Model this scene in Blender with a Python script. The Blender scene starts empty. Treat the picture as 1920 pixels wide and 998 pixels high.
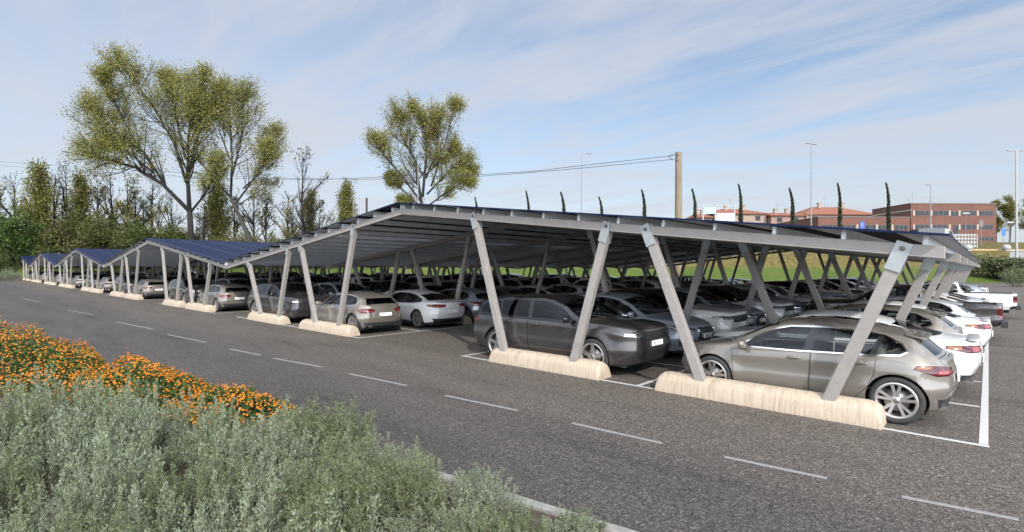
import bpy, bmesh, math, random
import numpy as np
from mathutils import Vector, Matrix
from mathutils.bvhtree import BVHTree

random.seed(7)
RNG = np.random.default_rng(11)
SC = bpy.context.scene
COL = SC.collection
R = math.radians

# ------------------------------------------------------------------ camera model (used to survey far things)
CAM = np.array([12.2759, -8.7404, 2.2079])
YAW, PITCH, ROLL, FPX = 0.742, 0.0041, 0.0028, 975.2882
FWD = np.array([-math.sin(YAW), math.cos(YAW)])
RGT = np.array([math.cos(YAW), math.sin(YAW)])


def at(px, Z, z=0.0):
    """ground position seen at photo column px, Z metres out along the view direction, at height z"""
    p = CAM[:2] + FWD * Z + RGT * ((px - 960.0) / FPX * Z)
    return np.array([p[0], p[1], z])


def zpx(py, Z):
    """height of something seen at photo row py, Z metres out (horizon at about row 503)"""
    return CAM[2] + (503.0 - py) / FPX * Z


def sstep(a, b, t):
    t = np.clip((t - a) / (b - a), 0, 1)
    return t * t * (3 - 2 * t)


# ------------------------------------------------------------------ materials
def new_mat(name):
    m = bpy.data.materials.new(name)
    m.use_nodes = True
    nt = m.node_tree
    b = nt.nodes['Principled BSDF']
    return m, nt, b


def N(nt, kind, **kw):
    n = nt.nodes.new(kind)
    for k, v in kw.items():
        if k.startswith('i_'):
            n.inputs[k[2:].replace('_', ' ')].default_value = v
        else:
            setattr(n, k, v)
    return n


def ramp(nt, stops, interp='LINEAR'):
    r = nt.nodes.new('ShaderNodeValToRGB')
    r.color_ramp.interpolation = interp
    el = r.color_ramp.elements
    while len(el) < len(stops):
        el.new(0.5)
    for e, (p, c) in zip(el, stops):
        e.position = p
        e.color = (*c, 1) if len(c) == 3 else c
    return r


def simple(name, col, rough=0.5, metal=0.0, coat=0.0, spec=0.5, var=0.0, scale=6.0, bump=0.0, stretch=None):
    m, nt, b = new_mat(name)
    b.inputs['Base Color'].default_value = (*col, 1)
    b.inputs['Roughness'].default_value = rough
    b.inputs['Metallic'].default_value = metal
    b.inputs['Coat Weight'].default_value = coat
    b.inputs['Coat Roughness'].default_value = 0.04
    b.inputs['Specular IOR Level'].default_value = spec
    if var > 0 or bump > 0:
        tc = N(nt, 'ShaderNodeTexCoord')
        mp = N(nt, 'ShaderNodeMapping')
        if stretch:
            mp.inputs['Scale'].default_value = stretch
        nt.links.new(tc.outputs['Object'], mp.inputs[0])
        nz = N(nt, 'ShaderNodeTexNoise', i_Scale=scale, i_Detail=6.0, i_Roughness=0.6)
        nt.links.new(mp.outputs[0], nz.inputs['Vector'])
        if var > 0:
            r = ramp(nt, [(0.3, tuple(c * (1 - var) for c in col)), (0.7, tuple(min(1, c * (1 + var)) for c in col))])
            nt.links.new(nz.outputs['Fac'], r.inputs[0])
            nt.links.new(r.outputs[0], b.inputs['Base Color'])
        if bump > 0:
            bp = N(nt, 'ShaderNodeBump', i_Strength=bump, i_Distance=0.02)
            nt.links.new(nz.outputs['Fac'], bp.inputs['Height'])
            nt.links.new(bp.outputs[0], b.inputs['Normal'])
    return m


def paint(name, col, metal=0.0, rough=0.26):
    """car paint: coloured base with a little flake, clear coat and a trace of road dust"""
    m, nt, b = new_mat(name)
    b.inputs['Metallic'].default_value = metal
    b.inputs['Coat Weight'].default_value = 0.9
    b.inputs['Coat Roughness'].default_value = 0.06
    tc = N(nt, 'ShaderNodeTexCoord')
    nz = N(nt, 'ShaderNodeTexNoise', i_Scale=3.0, i_Detail=8.0, i_Roughness=0.7)
    nt.links.new(tc.outputs['Object'], nz.inputs['Vector'])
    dust = tuple(c * 0.9 + 0.010 for c in col)
    r = ramp(nt, [(0.35, col), (0.75, dust)])
    nt.links.new(nz.outputs['Fac'], r.inputs[0])
    nt.links.new(r.outputs[0], b.inputs['Base Color'])
    mr = N(nt, 'ShaderNodeMapRange')
    mr.inputs['To Min'].default_value = rough
    mr.inputs['To Max'].default_value = rough + 0.15
    nt.links.new(nz.outputs['Fac'], mr.inputs['Value'])
    nt.links.new(mr.outputs[0], b.inputs['Roughness'])
    return m


def glass_mat(name, tint, gloss=0.03):
    m = bpy.data.materials.new(name)
    m.use_nodes = True
    nt = m.node_tree
    nt.nodes.clear()
    out = N(nt, 'ShaderNodeOutputMaterial')
    tr = N(nt, 'ShaderNodeBsdfTransparent')
    tr.inputs[0].default_value = (*tint, 1)
    gl = N(nt, 'ShaderNodeBsdfGlossy')
    gl.inputs['Roughness'].default_value = gloss
    gl.inputs[0].default_value = (0.95, 0.97, 1, 1)
    lw = N(nt, 'ShaderNodeFresnel', i_IOR=1.45)
    mx = N(nt, 'ShaderNodeMixShader')
    nt.links.new(lw.outputs[0], mx.inputs[0])
    nt.links.new(tr.outputs[0], mx.inputs[1])
    nt.links.new(gl.outputs[0], mx.inputs[2])
    nt.links.new(mx.outputs[0], out.inputs[0])
    return m


def leaf_mat(name, cols, rough=0.55, trans=0.3, tscale=1.2):
    """foliage: colour differs from leaf to leaf, some light passes through"""
    m = bpy.data.materials.new(name)
    m.use_nodes = True
    nt = m.node_tree
    nt.nodes.clear()
    out = N(nt, 'ShaderNodeOutputMaterial')
    g = N(nt, 'ShaderNodeNewGeometry')
    k = len(cols)
    r = ramp(nt, [((i + 0.5) / k, c) for i, c in enumerate(cols)])
    nt.links.new(g.outputs['Random Per Island'], r.inputs[0])
    d = N(nt, 'ShaderNodeBsdfPrincipled')
    d.inputs['Roughness'].default_value = rough
    d.inputs['Specular IOR Level'].default_value = 0.3
    t = N(nt, 'ShaderNodeBsdfTranslucent')
    hs = N(nt, 'ShaderNodeHueSaturation')
    hs.inputs['Value'].default_value = tscale
    nt.links.new(r.outputs[0], d.inputs['Base Color'])
    nt.links.new(r.outputs[0], hs.inputs['Color'])
    nt.links.new(hs.outputs[0], t.inputs[0])
    mx = N(nt, 'ShaderNodeMixShader')
    mx.inputs[0].default_value = trans
    nt.links.new(d.outputs[0], mx.inputs[1])
    nt.links.new(t.outputs[0], mx.inputs[2])
    nt.links.new(mx.outputs[0], out.inputs[0])
    return m


# ------------------------------------------------------------------ mesh helpers
class MB:
    """collects shapes into vertex and face lists"""

    def __init__(self):
        self.v = []
        self.f = []
        self.m = []

    def add(self, vs, fs, mi=0):
        o = len(self.v)
        self.v.extend([tuple(map(float, p)) for p in vs])
        self.f.extend([tuple(i + o for i in q) for q in fs])
        self.m.extend([mi] * len(fs))
        return self

    def box(self, c, s, rot=None, mi=0, taper=1.0):
        hx, hy, hz = s[0] / 2, s[1] / 2, s[2] / 2
        vs = [(-hx, -hy, -hz), (hx, -hy, -hz), (hx, hy, -hz), (-hx, hy, -hz),
              (-hx * taper, -hy * taper, hz), (hx * taper, -hy * taper, hz), (hx * taper, hy * taper, hz), (-hx * taper, hy * taper, hz)]
        if rot is not None:
            vs = [tuple(rot @ Vector(p)) for p in vs]
        vs = [(p[0] + c[0], p[1] + c[1], p[2] + c[2]) for p in vs]
        return self.add(vs, [(0, 3, 2, 1), (4, 5, 6, 7), (0, 1, 5, 4), (1, 2, 6, 5), (2, 3, 7, 6), (3, 0, 4, 7)], mi)

    def quad(self, a, b, c, d, mi=0):
        return self.add([a, b, c, d], [(0, 1, 2, 3)], mi)

    def tube(self, pts, rad, n=6, cap=True, mi=0):
        pts = [Vector(p) for p in pts]
        if not hasattr(rad, '__len__'):
            rad = [rad] * len(pts)
        vs = []
        fs = []
        prev = None
        for i, p in enumerate(pts):
            d = (pts[min(i + 1, len(pts) - 1)] - pts[max(i - 1, 0)])
            if d.length < 1e-9:
                d = Vector((0, 0, 1))
            d.normalize()
            if prev is None:
                a = d.cross(Vector((0, 0, 1)))
                if a.length < 0.05:
                    a = d.cross(Vector((0, 1, 0)))
            else:
                a = prev - d * prev.dot(d)
            a.normalize()
            prev = a
            b = d.cross(a)
            for k in range(n):
                t = 2 * math.pi * k / n
                vs.append(p + (a * math.cos(t) + b * math.sin(t)) * rad[i])
        for i in range(len(pts) - 1):
            for k in range(n):
                k2 = (k + 1) % n
                fs.append((i * n + k, i * n + k2, (i + 1) * n + k2, (i + 1) * n + k))
        if cap:
            fs.append(tuple(range(n - 1, -1, -1)))
            fs.append(tuple((len(pts) - 1) * n + k for k in range(n)))
        return self.add(vs, fs, mi)

    def lathe(self, prof, n=24, axis='y', c=(0, 0, 0), mi=0):
        """prof: list of (radius, along-axis)"""
        vs = []
        fs = []
        for (r, h) in prof:
            for k in range(n):
                t = 2 * math.pi * k / n
                a, b = r * math.cos(t), r * math.sin(t)
                p = {'y': (a, h, b), 'z': (a, b, h), 'x': (h, a, b)}[axis]
                vs.append((p[0] + c[0], p[1] + c[1], p[2] + c[2]))
        for i in range(len(prof) - 1):
            for k in range(n):
                k2 = (k + 1) % n
                fs.append((i * n + k, i * n + k2, (i + 1) * n + k2, (i + 1) * n + k))
        return self.add(vs, fs, mi)

    def sup(self, c, s, e=(0.5, 0.5), nu=10, nv=16, rot=None, mi=0):
        """superellipsoid: soft box (small e) to ellipsoid (e = 1)"""
        def pw(x, p):
            return math.copysign(abs(x) ** p, x)
        vs = []
        fs = []
        for i in range(nu + 1):
            a = -math.pi / 2 + math.pi * i / nu
            for j in range(nv):
                b = 2 * math.pi * j / nv
                p = Vector((s[0] * pw(math.cos(a), e[0]) * pw(math.cos(b), e[1]),
                            s[1] * pw(math.cos(a), e[0]) * pw(math.sin(b), e[1]), s[2] * pw(math.sin(a), e[0])))
                if rot is not None:
                    p = rot @ p
                vs.append((p[0] + c[0], p[1] + c[1], p[2] + c[2]))
        for i in range(nu):
            for j in range(nv):
                j2 = (j + 1) % nv
                fs.append((i * nv + j, i * nv + j2, (i + 1) * nv + j2, (i + 1) * nv + j))
        return self.add(vs, fs, mi)

    def prism(self, poly, h0, h1, axis='z', mi=0):
        n = len(poly)
        f = {'z': lambda p, h: (p[0], p[1], h), 'y': lambda p, h: (p[0], h, p[1]), 'x': lambda p, h: (h, p[0], p[1])}[axis]
        vs = [f(p, h0) for p in poly] + [f(p, h1) for p in poly]
        fs = [tuple(range(n - 1, -1, -1)), tuple(range(n, 2 * n))] + [(i, (i + 1) % n, n + (i + 1) % n, n + i) for i in range(n)]
        return self.add(vs, fs, mi)

    def mesh(self, name, mats, smooth=False, weld=0.0, bevel=0.0):
        me = bpy.data.meshes.new(name)
        me.from_pydata(self.v, [], self.f)
        for m in (mats if isinstance(mats, (list, tuple)) else [mats]):
            me.materials.append(m)
        me.polygons.foreach_set('material_index', self.m)
        bm = bmesh.new()
        bm.from_mesh(me)
        if weld > 0:
            bmesh.ops.remove_doubles(bm, verts=bm.verts, dist=weld)
        bmesh.ops.recalc_face_normals(bm, faces=bm.faces)
        if bevel > 0:
            ed = [e for e in bm.edges if len(e.link_faces) == 2 and e.calc_face_angle() > 0.6]
            bmesh.ops.bevel(bm, geom=ed, offset=bevel, segments=2, profile=0.6, affect='EDGES', clamp_overlap=True)
        bm.to_mesh(me)
        bm.free()
        if smooth:
            me.polygons.foreach_set('use_smooth', [True] * len(me.polygons))
            if smooth == 'auto':
                me.set_sharp_from_angle(angle=R(38))
        me.update()
        return me

    def build(self, name, mats, parent=None, loc=(0, 0, 0), **kw):
        return link(name, self.mesh(name, mats, **kw), parent, loc)


def link(name, me, parent=None, loc=(0, 0, 0), rz=0.0):
    o = bpy.data.objects.new(name, me)
    COL.objects.link(o)
    if parent is not None:
        o.parent = parent
    o.location = loc
    o.rotation_euler = (0, 0, rz)
    return o


def tag(o, label=None, cat=None, group=None, kind=None):
    if label:
        o['label'] = label
    if cat:
        o['category'] = cat
    if group:
        o['group'] = group
    if kind:
        o['kind'] = kind
    return o


def thing(name, label, cat, loc=(0, 0, 0), rz=0.0, group=None):
    return tag(link(name, None, None, loc, rz), label, cat, group)


def struct(name, me, loc=(0, 0, 0)):
    o = link(name, me, None, loc)
    o['kind'] = 'structure'
    return o


def copy_tree(o, parent=None):
    c = o.copy()
    COL.objects.link(c)
    if parent is not None:
        c.parent = parent
    for ch in list(o.children):
        copy_tree(ch, c)
    return c


def fast_mesh(name, verts, quads, mat, smooth=False):
    """many-faced mesh from numpy arrays of 4-corner faces"""
    me = bpy.data.meshes.new(name)
    nv, nf = len(verts), len(quads)
    me.vertices.add(nv)
    me.vertices.foreach_set('co', np.asarray(verts, np.float32).ravel())
    me.loops.add(nf * 4)
    me.loops.foreach_set('vertex_index', np.asarray(quads, np.int32).ravel())
    me.polygons.add(nf)
    me.polygons.foreach_set('loop_start', np.arange(0, nf * 4, 4, dtype=np.int32))
    if smooth:
        me.polygons.foreach_set('use_smooth', np.ones(nf, bool))
    me.materials.append(mat)
    me.update(calc_edges=True)
    return me


def unit(a):
    return a / np.maximum(np.linalg.norm(a, axis=-1, keepdims=True), 1e-9)


def leaves(centers, length, width, rng, along=None, spread=1.0, sizevar=0.4):
    """diamond leaves: returns verts, quads. along: preferred directions (n,3)"""
    n = len(centers)
    d = rng.normal(size=(n, 3))
    d = unit(d)
    if along is not None:
        d = unit(along + spread * d)
    s = unit(np.cross(d, rng.normal(size=(n, 3))))
    nn = np.cross(d, s)
    k = 1 + sizevar * rng.uniform(-1, 1, size=(n, 1))
    L = length * k
    Wd = width * k
    v = np.empty((n, 4, 3))
    v[:, 0] = centers
    v[:, 1] = centers + d * L * 0.45 + s * Wd * 0.5 + nn * L * 0.06
    v[:, 2] = centers + d * L
    v[:, 3] = centers + d * L * 0.45 - s * Wd * 0.5 + nn * L * 0.06
    return v.reshape(-1, 3), np.arange(n * 4).reshape(n, 4)


ORD = ['', 'first', 'second', 'third', 'fourth', 'fifth', 'sixth', 'seventh', 'eighth', 'ninth', 'tenth', 'eleventh', 'twelfth', 'thirteenth',
       'fourteenth', 'fifteenth', 'sixteenth', 'seventeenth', 'eighteenth', 'nineteenth', 'twentieth']
# ------------------------------------------------------------------ cars
def pchip(pts):
    """smooth monotone curve through control points"""
    pts = sorted(pts)
    x = np.array([p[0] for p in pts], float)
    y = np.array([p[1] for p in pts], float)
    h = np.diff(x)
    dl = np.diff(y) / h
    n = len(x)
    d = np.zeros(n)
    for i in range(1, n - 1):
        if dl[i - 1] * dl[i] > 0:
            w1, w2 = 2 * h[i] + h[i - 1], h[i] + 2 * h[i - 1]
            d[i] = (w1 + w2) / (w1 / dl[i - 1] + w2 / dl[i])
    d[0], d[-1] = dl[0], dl[-1]

    def f(t):
        t = np.clip(np.asarray(t, float), x[0], x[-1])
        i = np.clip(np.searchsorted(x, t, side='right') - 1, 0, n - 2)
        s = (t - x[i]) / h[i]
        return (y[i] * (1 + 2 * s) * (1 - s) ** 2 + d[i] * h[i] * s * (1 - s) ** 2 + y[i + 1] * s * s * (3 - 2 * s) + d[i + 1] * h[i] * s * s * (s - 1))
    return f


def hull(pts):
    pts = sorted(set((round(p[0], 5), round(p[1], 5)) for p in pts))
    def half(ps):
        o = []
        for p in ps:
            while len(o) > 1 and (o[-1][0] - o[-2][0]) * (p[1] - o[-2][1]) - (o[-1][1] - o[-2][1]) * (p[0] - o[-2][0]) <= 1e-9:
                o.pop()
            o.append(p)
        return o
    a, b = half(pts), half(pts[::-1])
    return a[:-1] + b[:-1]


def offset_poly(poly, d):
    """grow (d>0) or shrink a convex counter-clockwise polygon"""
    n = len(poly)
    out = []
    for i in range(n):
        p0, p1, p2 = Vector(poly[i - 1]), Vector(poly[i]), Vector(poly[(i + 1) % n])
        e1, e2 = (p1 - p0).normalized(), (p2 - p1).normalized()
        n1, n2 = Vector((e1.y, -e1.x)), Vector((e2.y, -e2.x))
        b = (n1 + n2)
        b = b / max(0.4, b.dot(n1))
        out.append(tuple(p1 + b * d))
    return hull(out)


def rounded(poly, r):
    """round the corners of a convex polygon"""
    out = []
    n = len(poly)
    for i in range(n):
        p0, p1, p2 = Vector(poly[i - 1]), Vector(poly[i]), Vector(poly[(i + 1) % n])
        a, b = (p0 - p1), (p2 - p1)
        k = min(r, a.length * 0.45, b.length * 0.45)
        A, B = p1 + a.normalized() * k, p1 + b.normalized() * k
        for t in (0, 0.33, 0.67, 1):
            out.append(tuple(A * (1 - t) ** 2 + p1 * 2 * t * (1 - t) + B * t * t))
    return hull(out)


class CarShell:
    """half of a car's outer skin lofted from profile curves; regions (glass, lamps, doors) are cut out of it exactly"""

    def __init__(self, S):
        self.S = S
        L = S['L']
        xf, xr = L / 2, -L / 2
        C = {k: pchip(S[k]) for k in ('zb', 'yb', 'z1', 'y1', 'zk', 'yk', 'zs', 'ys', 'zr', 'yr', 'zc')}
        self.C = C
        nseg = (5, 5, 4, 8, 9)
        keys = ('b', '1', 'k', 's', 'r')
        U = np.concatenate([0.5 - 0.5 * np.cos(np.linspace(0, math.pi, 97))])
        U = 0.55 * U + 0.45 * np.linspace(0, 1, 97)
        rows_t = []
        for s, n in enumerate(nseg):
            for k in range(n):
                rows_t.append((s, k / n))
        rows_t.append((4, 1.0))
        self.row_of = rows_t
        dF, dR = S['dF'], S['dR']
        cf, cr, wf, wr = S.get('cf', 0.55), S.get('cr', 0.45), S.get('wf', 0.72), S.get('wr', 0.74)
        G = np.zeros((len(rows_t), len(U), 3))
        for j, (s, t) in enumerate(rows_t):
            a = dF[s] + (dF[s + 1] - dF[s]) * t
            b = dR[s] + (dR[s + 1] - dR[s]) * t
            x = (xr + b) + U * ((xf - a) - (xr + b))
            dn = (1 - U) * L
            dt = U * L
            w = np.where(dn < cf, wf + (1 - wf) * (1 - np.clip(1 - dn / cf, 0, 1) ** 2.3), 1.0)
            w = w * np.where(dt < cr, wr + (1 - wr) * (1 - np.clip(1 - dt / cr, 0, 1) ** 2.3), 1.0)
            zb, z1, zk, zs, zr, zc = (C[q](x) for q in ('zb', 'z1', 'zk', 'zs', 'zr', 'zc'))
            yb, y1, yk, ys, yr = (C[q](x) for q in ('yb', 'y1', 'yk', 'ys', 'yr'))
            zr = np.maximum(zr, zs + 0.004)
            zc = np.maximum(zc, zr + 0.004)
            if s == 0:
                y = yb + (y1 - yb) * math.sin(t * math.pi / 2)
                z = zb + (z1 - zb) * t
            elif s == 1:
                y = y1 + (yk - y1) * t + S.get('scoop', -0.012) * math.sin(t * math.pi)
                z = z1 + (zk - z1) * t
            elif s == 2:
                y = yk + (ys - yk) * t + 0.012 * math.sin(t * math.pi)
                z = zk + (zs - zk) * t
            elif s == 3:
                y = ys + (yr - ys) * t + 0.018 * math.sin(t * math.pi)
                z = zs + (zr - zs) * t + 0.25 * np.clip(ys - yr, 0, 0.4) * np.clip(0.16 - (zr - zs), 0, 0.16) / 0.16 * math.sin(t * math.pi)
            else:
                q = math.cos(t * math.pi / 2)
                y = yr * q
                z = zr + (zc - zr) * (1 - q ** 2.4)
            # flared arches
            for xw in (S['ax'][0], S['ax'][1]):
                if s < 2:
                    y = y + S.get('flare', 0.02) * np.exp(-((np.hypot(x - xw, z - S['R']) - S['R'] * 1.15) / 0.10) ** 2)
            G[j] = np.stack([x, y * w, z], -1)
        G[-1, :, 1] = 0
        self.G = G
        bm = bmesh.new()
        self.bm = bm
        self.lay = bm.faces.layers.int.new('reg')
        V = [[bm.verts.new(G[j, i]) for i in range(len(U))] for j in range(len(rows_t))]
        for j in range(len(rows_t) - 1):
            for i in range(len(U) - 1):
                bm.faces.new((V[j][i], V[j + 1][i], V[j + 1][i + 1], V[j][i + 1]))
        # fascias close both ends
        K = 9
        for end, bulge in ((len(U) - 1, S.get('bulF', 0.10)), (0, -S.get('bulR', 0.07))):
            prev = None
            for j in range(len(rows_t)):
                p = G[j, end]
                row = [V[j][end]]
                for k in range(1, K + 1):
                    f = 1 - k / K
                    row.append(bm.verts.new((p[0] + bulge * (1 - f * f) * min(1, p[1] / 0.3), p[1] * f, p[2])))
                if prev:
                    for k in range(K):
                        q = (prev[k], row[k], row[k + 1], prev[k + 1])
                        bm.faces.new(q[::-1] if end else q)
                prev = row
        bmesh.ops.remove_doubles(bm, verts=bm.verts, dist=1e-4)
        bmesh.ops.recalc_face_normals(bm, faces=bm.faces[:])
        bm.normal_update()
        tot = 0
        for f in bm.faces:
            c = f.calc_center_median()
            tot += f.normal.dot(Vector((0, c.y, c.z - 0.6)))
        if tot < 0:
            bmesh.ops.reverse_faces(bm, faces=bm.faces[:])
        bm.normal_update()
        self.names = ['body']
        bt = BVHTree.FromBMesh(bm)
        self.bt = bt

    def hit(self, o, d):
        h = self.bt.ray_cast(Vector(o), Vector(d).normalized())
        return h[0], h[1]

    def rid(self, name):
        if name not in self.names:
            self.names.append(name)
        return self.names.index(name)

    def cut(self, name, pts, ang=90.0, frm=('body',), box=None, mind=0.1, pts3=False, gap=None):
        """cut the convex outline pts out of regions frm, seen from outward direction ang (degrees in plan; 'top' from above)"""
        bm = self.bm
        if ang == 'top':
            d, r, u = Vector((0, 0, 1)), Vector((0, 1, 0)), Vector((-1, 0, 0))
        else:
            d = Vector((math.cos(R(ang)), math.sin(R(ang)), 0))
            u = Vector((0, 0, 1))
            r = u.cross(d)
        if pts3:
            poly = hull([(Vector(p).dot(r), Vector(p).dot(u)) for p in pts])
        else:
            poly = hull(pts)
        ok = {self.rid(n) for n in frm}
        if gap:
            self.cut('gap', offset_poly(poly, gap), ang, frm, box, mind)
            ok.add(self.rid('gap'))
        lay = self.lay
        xs = [p[0] for p in poly]
        zs = [p[1] for p in poly]
        fs = []
        for f in bm.faces:
            if f[lay] not in ok or f.normal.dot(d) < mind:
                continue
            pr = [(v.co.dot(r), v.co.dot(u)) for v in f.verts]
            if max(p[0] for p in pr) < min(xs) or min(p[0] for p in pr) > max(xs) or max(p[1] for p in pr) < min(zs) or min(p[1] for p in pr) > max(zs):
                continue
            if box:
                c = f.calc_center_median()
                if not all(box[2 * i] <= c[i] <= box[2 * i + 1] for i in range(3)):
                    continue
            fs.append(f)
        n = len(poly)
        for i in range(n):
            if not fs:
                break
            a, b = poly[i], poly[(i + 1) % n]
            no2 = (b[1] - a[1], -(b[0] - a[0]))
            no = r * no2[0] + u * no2[1]
            no.normalize()
            co = r * a[0] + u * a[1]
            es = {e for f in fs for e in f.edges}
            vs = {v for f in fs for v in f.verts}
            res = bmesh.ops.bisect_plane(bm, geom=fs + list(es) + list(vs), dist=1e-6, plane_co=co, plane_no=no)
            cand = set(g for g in res['geom'] if isinstance(g, bmesh.types.BMFace)) | {f for f in fs if f.is_valid}
            fs = [f for f in cand if f.is_valid and (f.calc_center_median() - co).dot(no) < 0 and f[lay] in ok]
        k = self.rid(name)
        for f in fs:
            f[lay] = k
        bm.normal_update()
        return poly

    def region(self, name, side=0, shift=0.0):
        """verts and faces of a region: side +1 left half, -1 mirrored half, 0 both halves welded"""
        k = self.rid(name)
        fs = [f for f in self.bm.faces if f[self.lay] == k]
        idx = {}
        vs = []
        nrm = {}
        for f in fs:
            for v in f.verts:
                if v not in idx:
                    idx[v] = len(vs)
                    vs.append(v.co + v.normal * shift)
        fl = [tuple(idx[v] for v in f.verts) for f in fs]
        if side == 1:
            return [tuple(v) for v in vs], fl
        mv = [(v.x, -v.y, v.z) for v in vs]
        mf = [f[::-1] for f in fl]
        if side == -1:
            return mv, mf
        out = [tuple(v) for v in vs]
        mp = {}
        for i, v in enumerate(vs):
            if abs(v.y) < 2e-4:
                mp[i] = i
            else:
                mp[i] = len(out)
                out.append(mv[i])
        return out, fl + [tuple(mp[i] for i in f) for f in mf]


class Part:
    def __init__(self, name, v, f, mat, up=None, label=None, smooth=True):
        self.name, self.v, self.f, self.mat, self.up, self.label, self.smooth = name, v, f, mat, up, label, smooth


def mb_part(name, mb, mat, up=None, **k):
    return Part(name, mb.v, mb.f, mat, up, **k)


def wheel_parts(Rw, wd, style, x, y, side, M):
    """tyre, rim with spokes, disc"""
    out = []
    s = side
    t = MB()
    rr = Rw * 0.755
    pr = [(rr - .012, -wd * .42), (rr + .02, -wd * .5), (Rw * .90, -wd * .52), (Rw * .975, -wd * .44), (Rw, -wd * .3), (Rw, -wd * .06), (Rw - .008, -wd * .04), (Rw - .008, wd * .04), (Rw, wd * .06), (Rw, wd * .3),
          (Rw * .975, wd * .44), (Rw * .90, wd * .52), (rr + .02, wd * .5), (rr - .012, wd * .42)]
    t.lathe([(a, b * s) for a, b in pr], 40, 'y', (x, y, Rw))
    tyre = mb_part('tyre', t, M['tyre'])
    m = MB()
    ro = rr * 1.0
    m.lathe([(ro + .006, wd * .47 * s), (ro - .012, wd * .49 * s), (ro - .03, wd * .44 * s), (ro - .045, wd * .2 * s), (ro - .045, -wd * .4 * s)], 40, 'y', (x, y, Rw))
    m.lathe([(0.001, wd * .40 * s), (.05, wd * .40 * s), (.066, wd * .37 * s), (.07, wd * .2 * s)], 20, 'y', (x, y, Rw))
    n = 5
    for k in range(n):
        a = 2 * math.pi * k / n + 0.31
        arms = (-0.21, 0.21) if style == 'double' else (0.0,)
        for da in arms:
            w0, w1 = (.017, .021) if style == 'double' else (.045, .036)
            p0 = Vector((math.cos(a + da * .55) * .05, 0, math.sin(a + da * .55) * .05))
            p1 = Vector((math.cos(a + da) * (ro - .02), 0, math.sin(a + da) * (ro - .02)))
            dr = (p1 - p0).normalized()
            sd = Vector((-dr.z, 0, dr.x))
            y0, y1 = wd * .40 * s, wd * .455 * s
            th = wd * .13 * s
            q = [p0 - sd * w0 + Vector((0, y0, 0)), p0 + sd * w0 + Vector((0, y0, 0)), p1 + sd * w1 + Vector((0, y1, 0)), p1 - sd * w1 + Vector((0, y1, 0))]
            qb = [p - Vector((0, th, 0)) for p in q]
            mid = [(q[0] + q[3]) / 2 + (q[1] - q[0]) * 0.0]
            vs = [p + Vector((x, y, Rw)) for p in q + qb]
            m.add(vs, [(0, 1, 2, 3), (4, 7, 6, 5), (0, 4, 5, 1), (1, 5, 6, 2), (2, 6, 7, 3), (3, 7, 4, 0)])
    rim = mb_part('rim', m, M['rim'], smooth='auto')
    dsk = MB()
    dsk.lathe([(.001, wd * .16 * s), (rr * .62, wd * .16 * s), (rr * .62, wd * .08 * s)], 24, 'y', (x, y, Rw))
    disc = mb_part('brake_disc', dsk, M['disc'])
    return tyre, rim, disc


def text_faces(txt, size):
    cu = bpy.data.curves.new('t', 'FONT')
    cu.body = txt
    cu.size = size
    cu.align_x = 'CENTER'
    cu.align_y = 'CENTER'
    cu.resolution_u = 1
    o = bpy.data.objects.new('t', cu)
    COL.objects.link(o)
    bpy.context.view_layer.update()
    me = o.evaluated_get(bpy.context.evaluated_depsgraph_get()).to_mesh()
    v = [tuple(p.co) for p in me.vertices]
    f = [tuple(p.vertices) for p in me.polygons]
    bpy.data.objects.remove(o)
    return v, f


def islands(v, f):
    adj = {}
    for q in f:
        for i in q:
            adj.setdefault(i, []).append(q)
    seen, out = set(), []
    for q in f:
        if q in seen:
            continue
        st, grp = [q], []
        seen.add(q)
        while st:
            a = st.pop()
            grp.append(a)
            for i in a:
                for b in adj[i]:
                    if b not in seen:
                        seen.add(b)
                        st.append(b)
        ids = sorted({i for a in grp for i in a})
        mp = {i: k for k, i in enumerate(ids)}
        if len(grp) > 2:
            out.append(([v[i] for i in ids], [tuple(mp[i] for i in a) for a in grp]))
    return out


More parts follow.
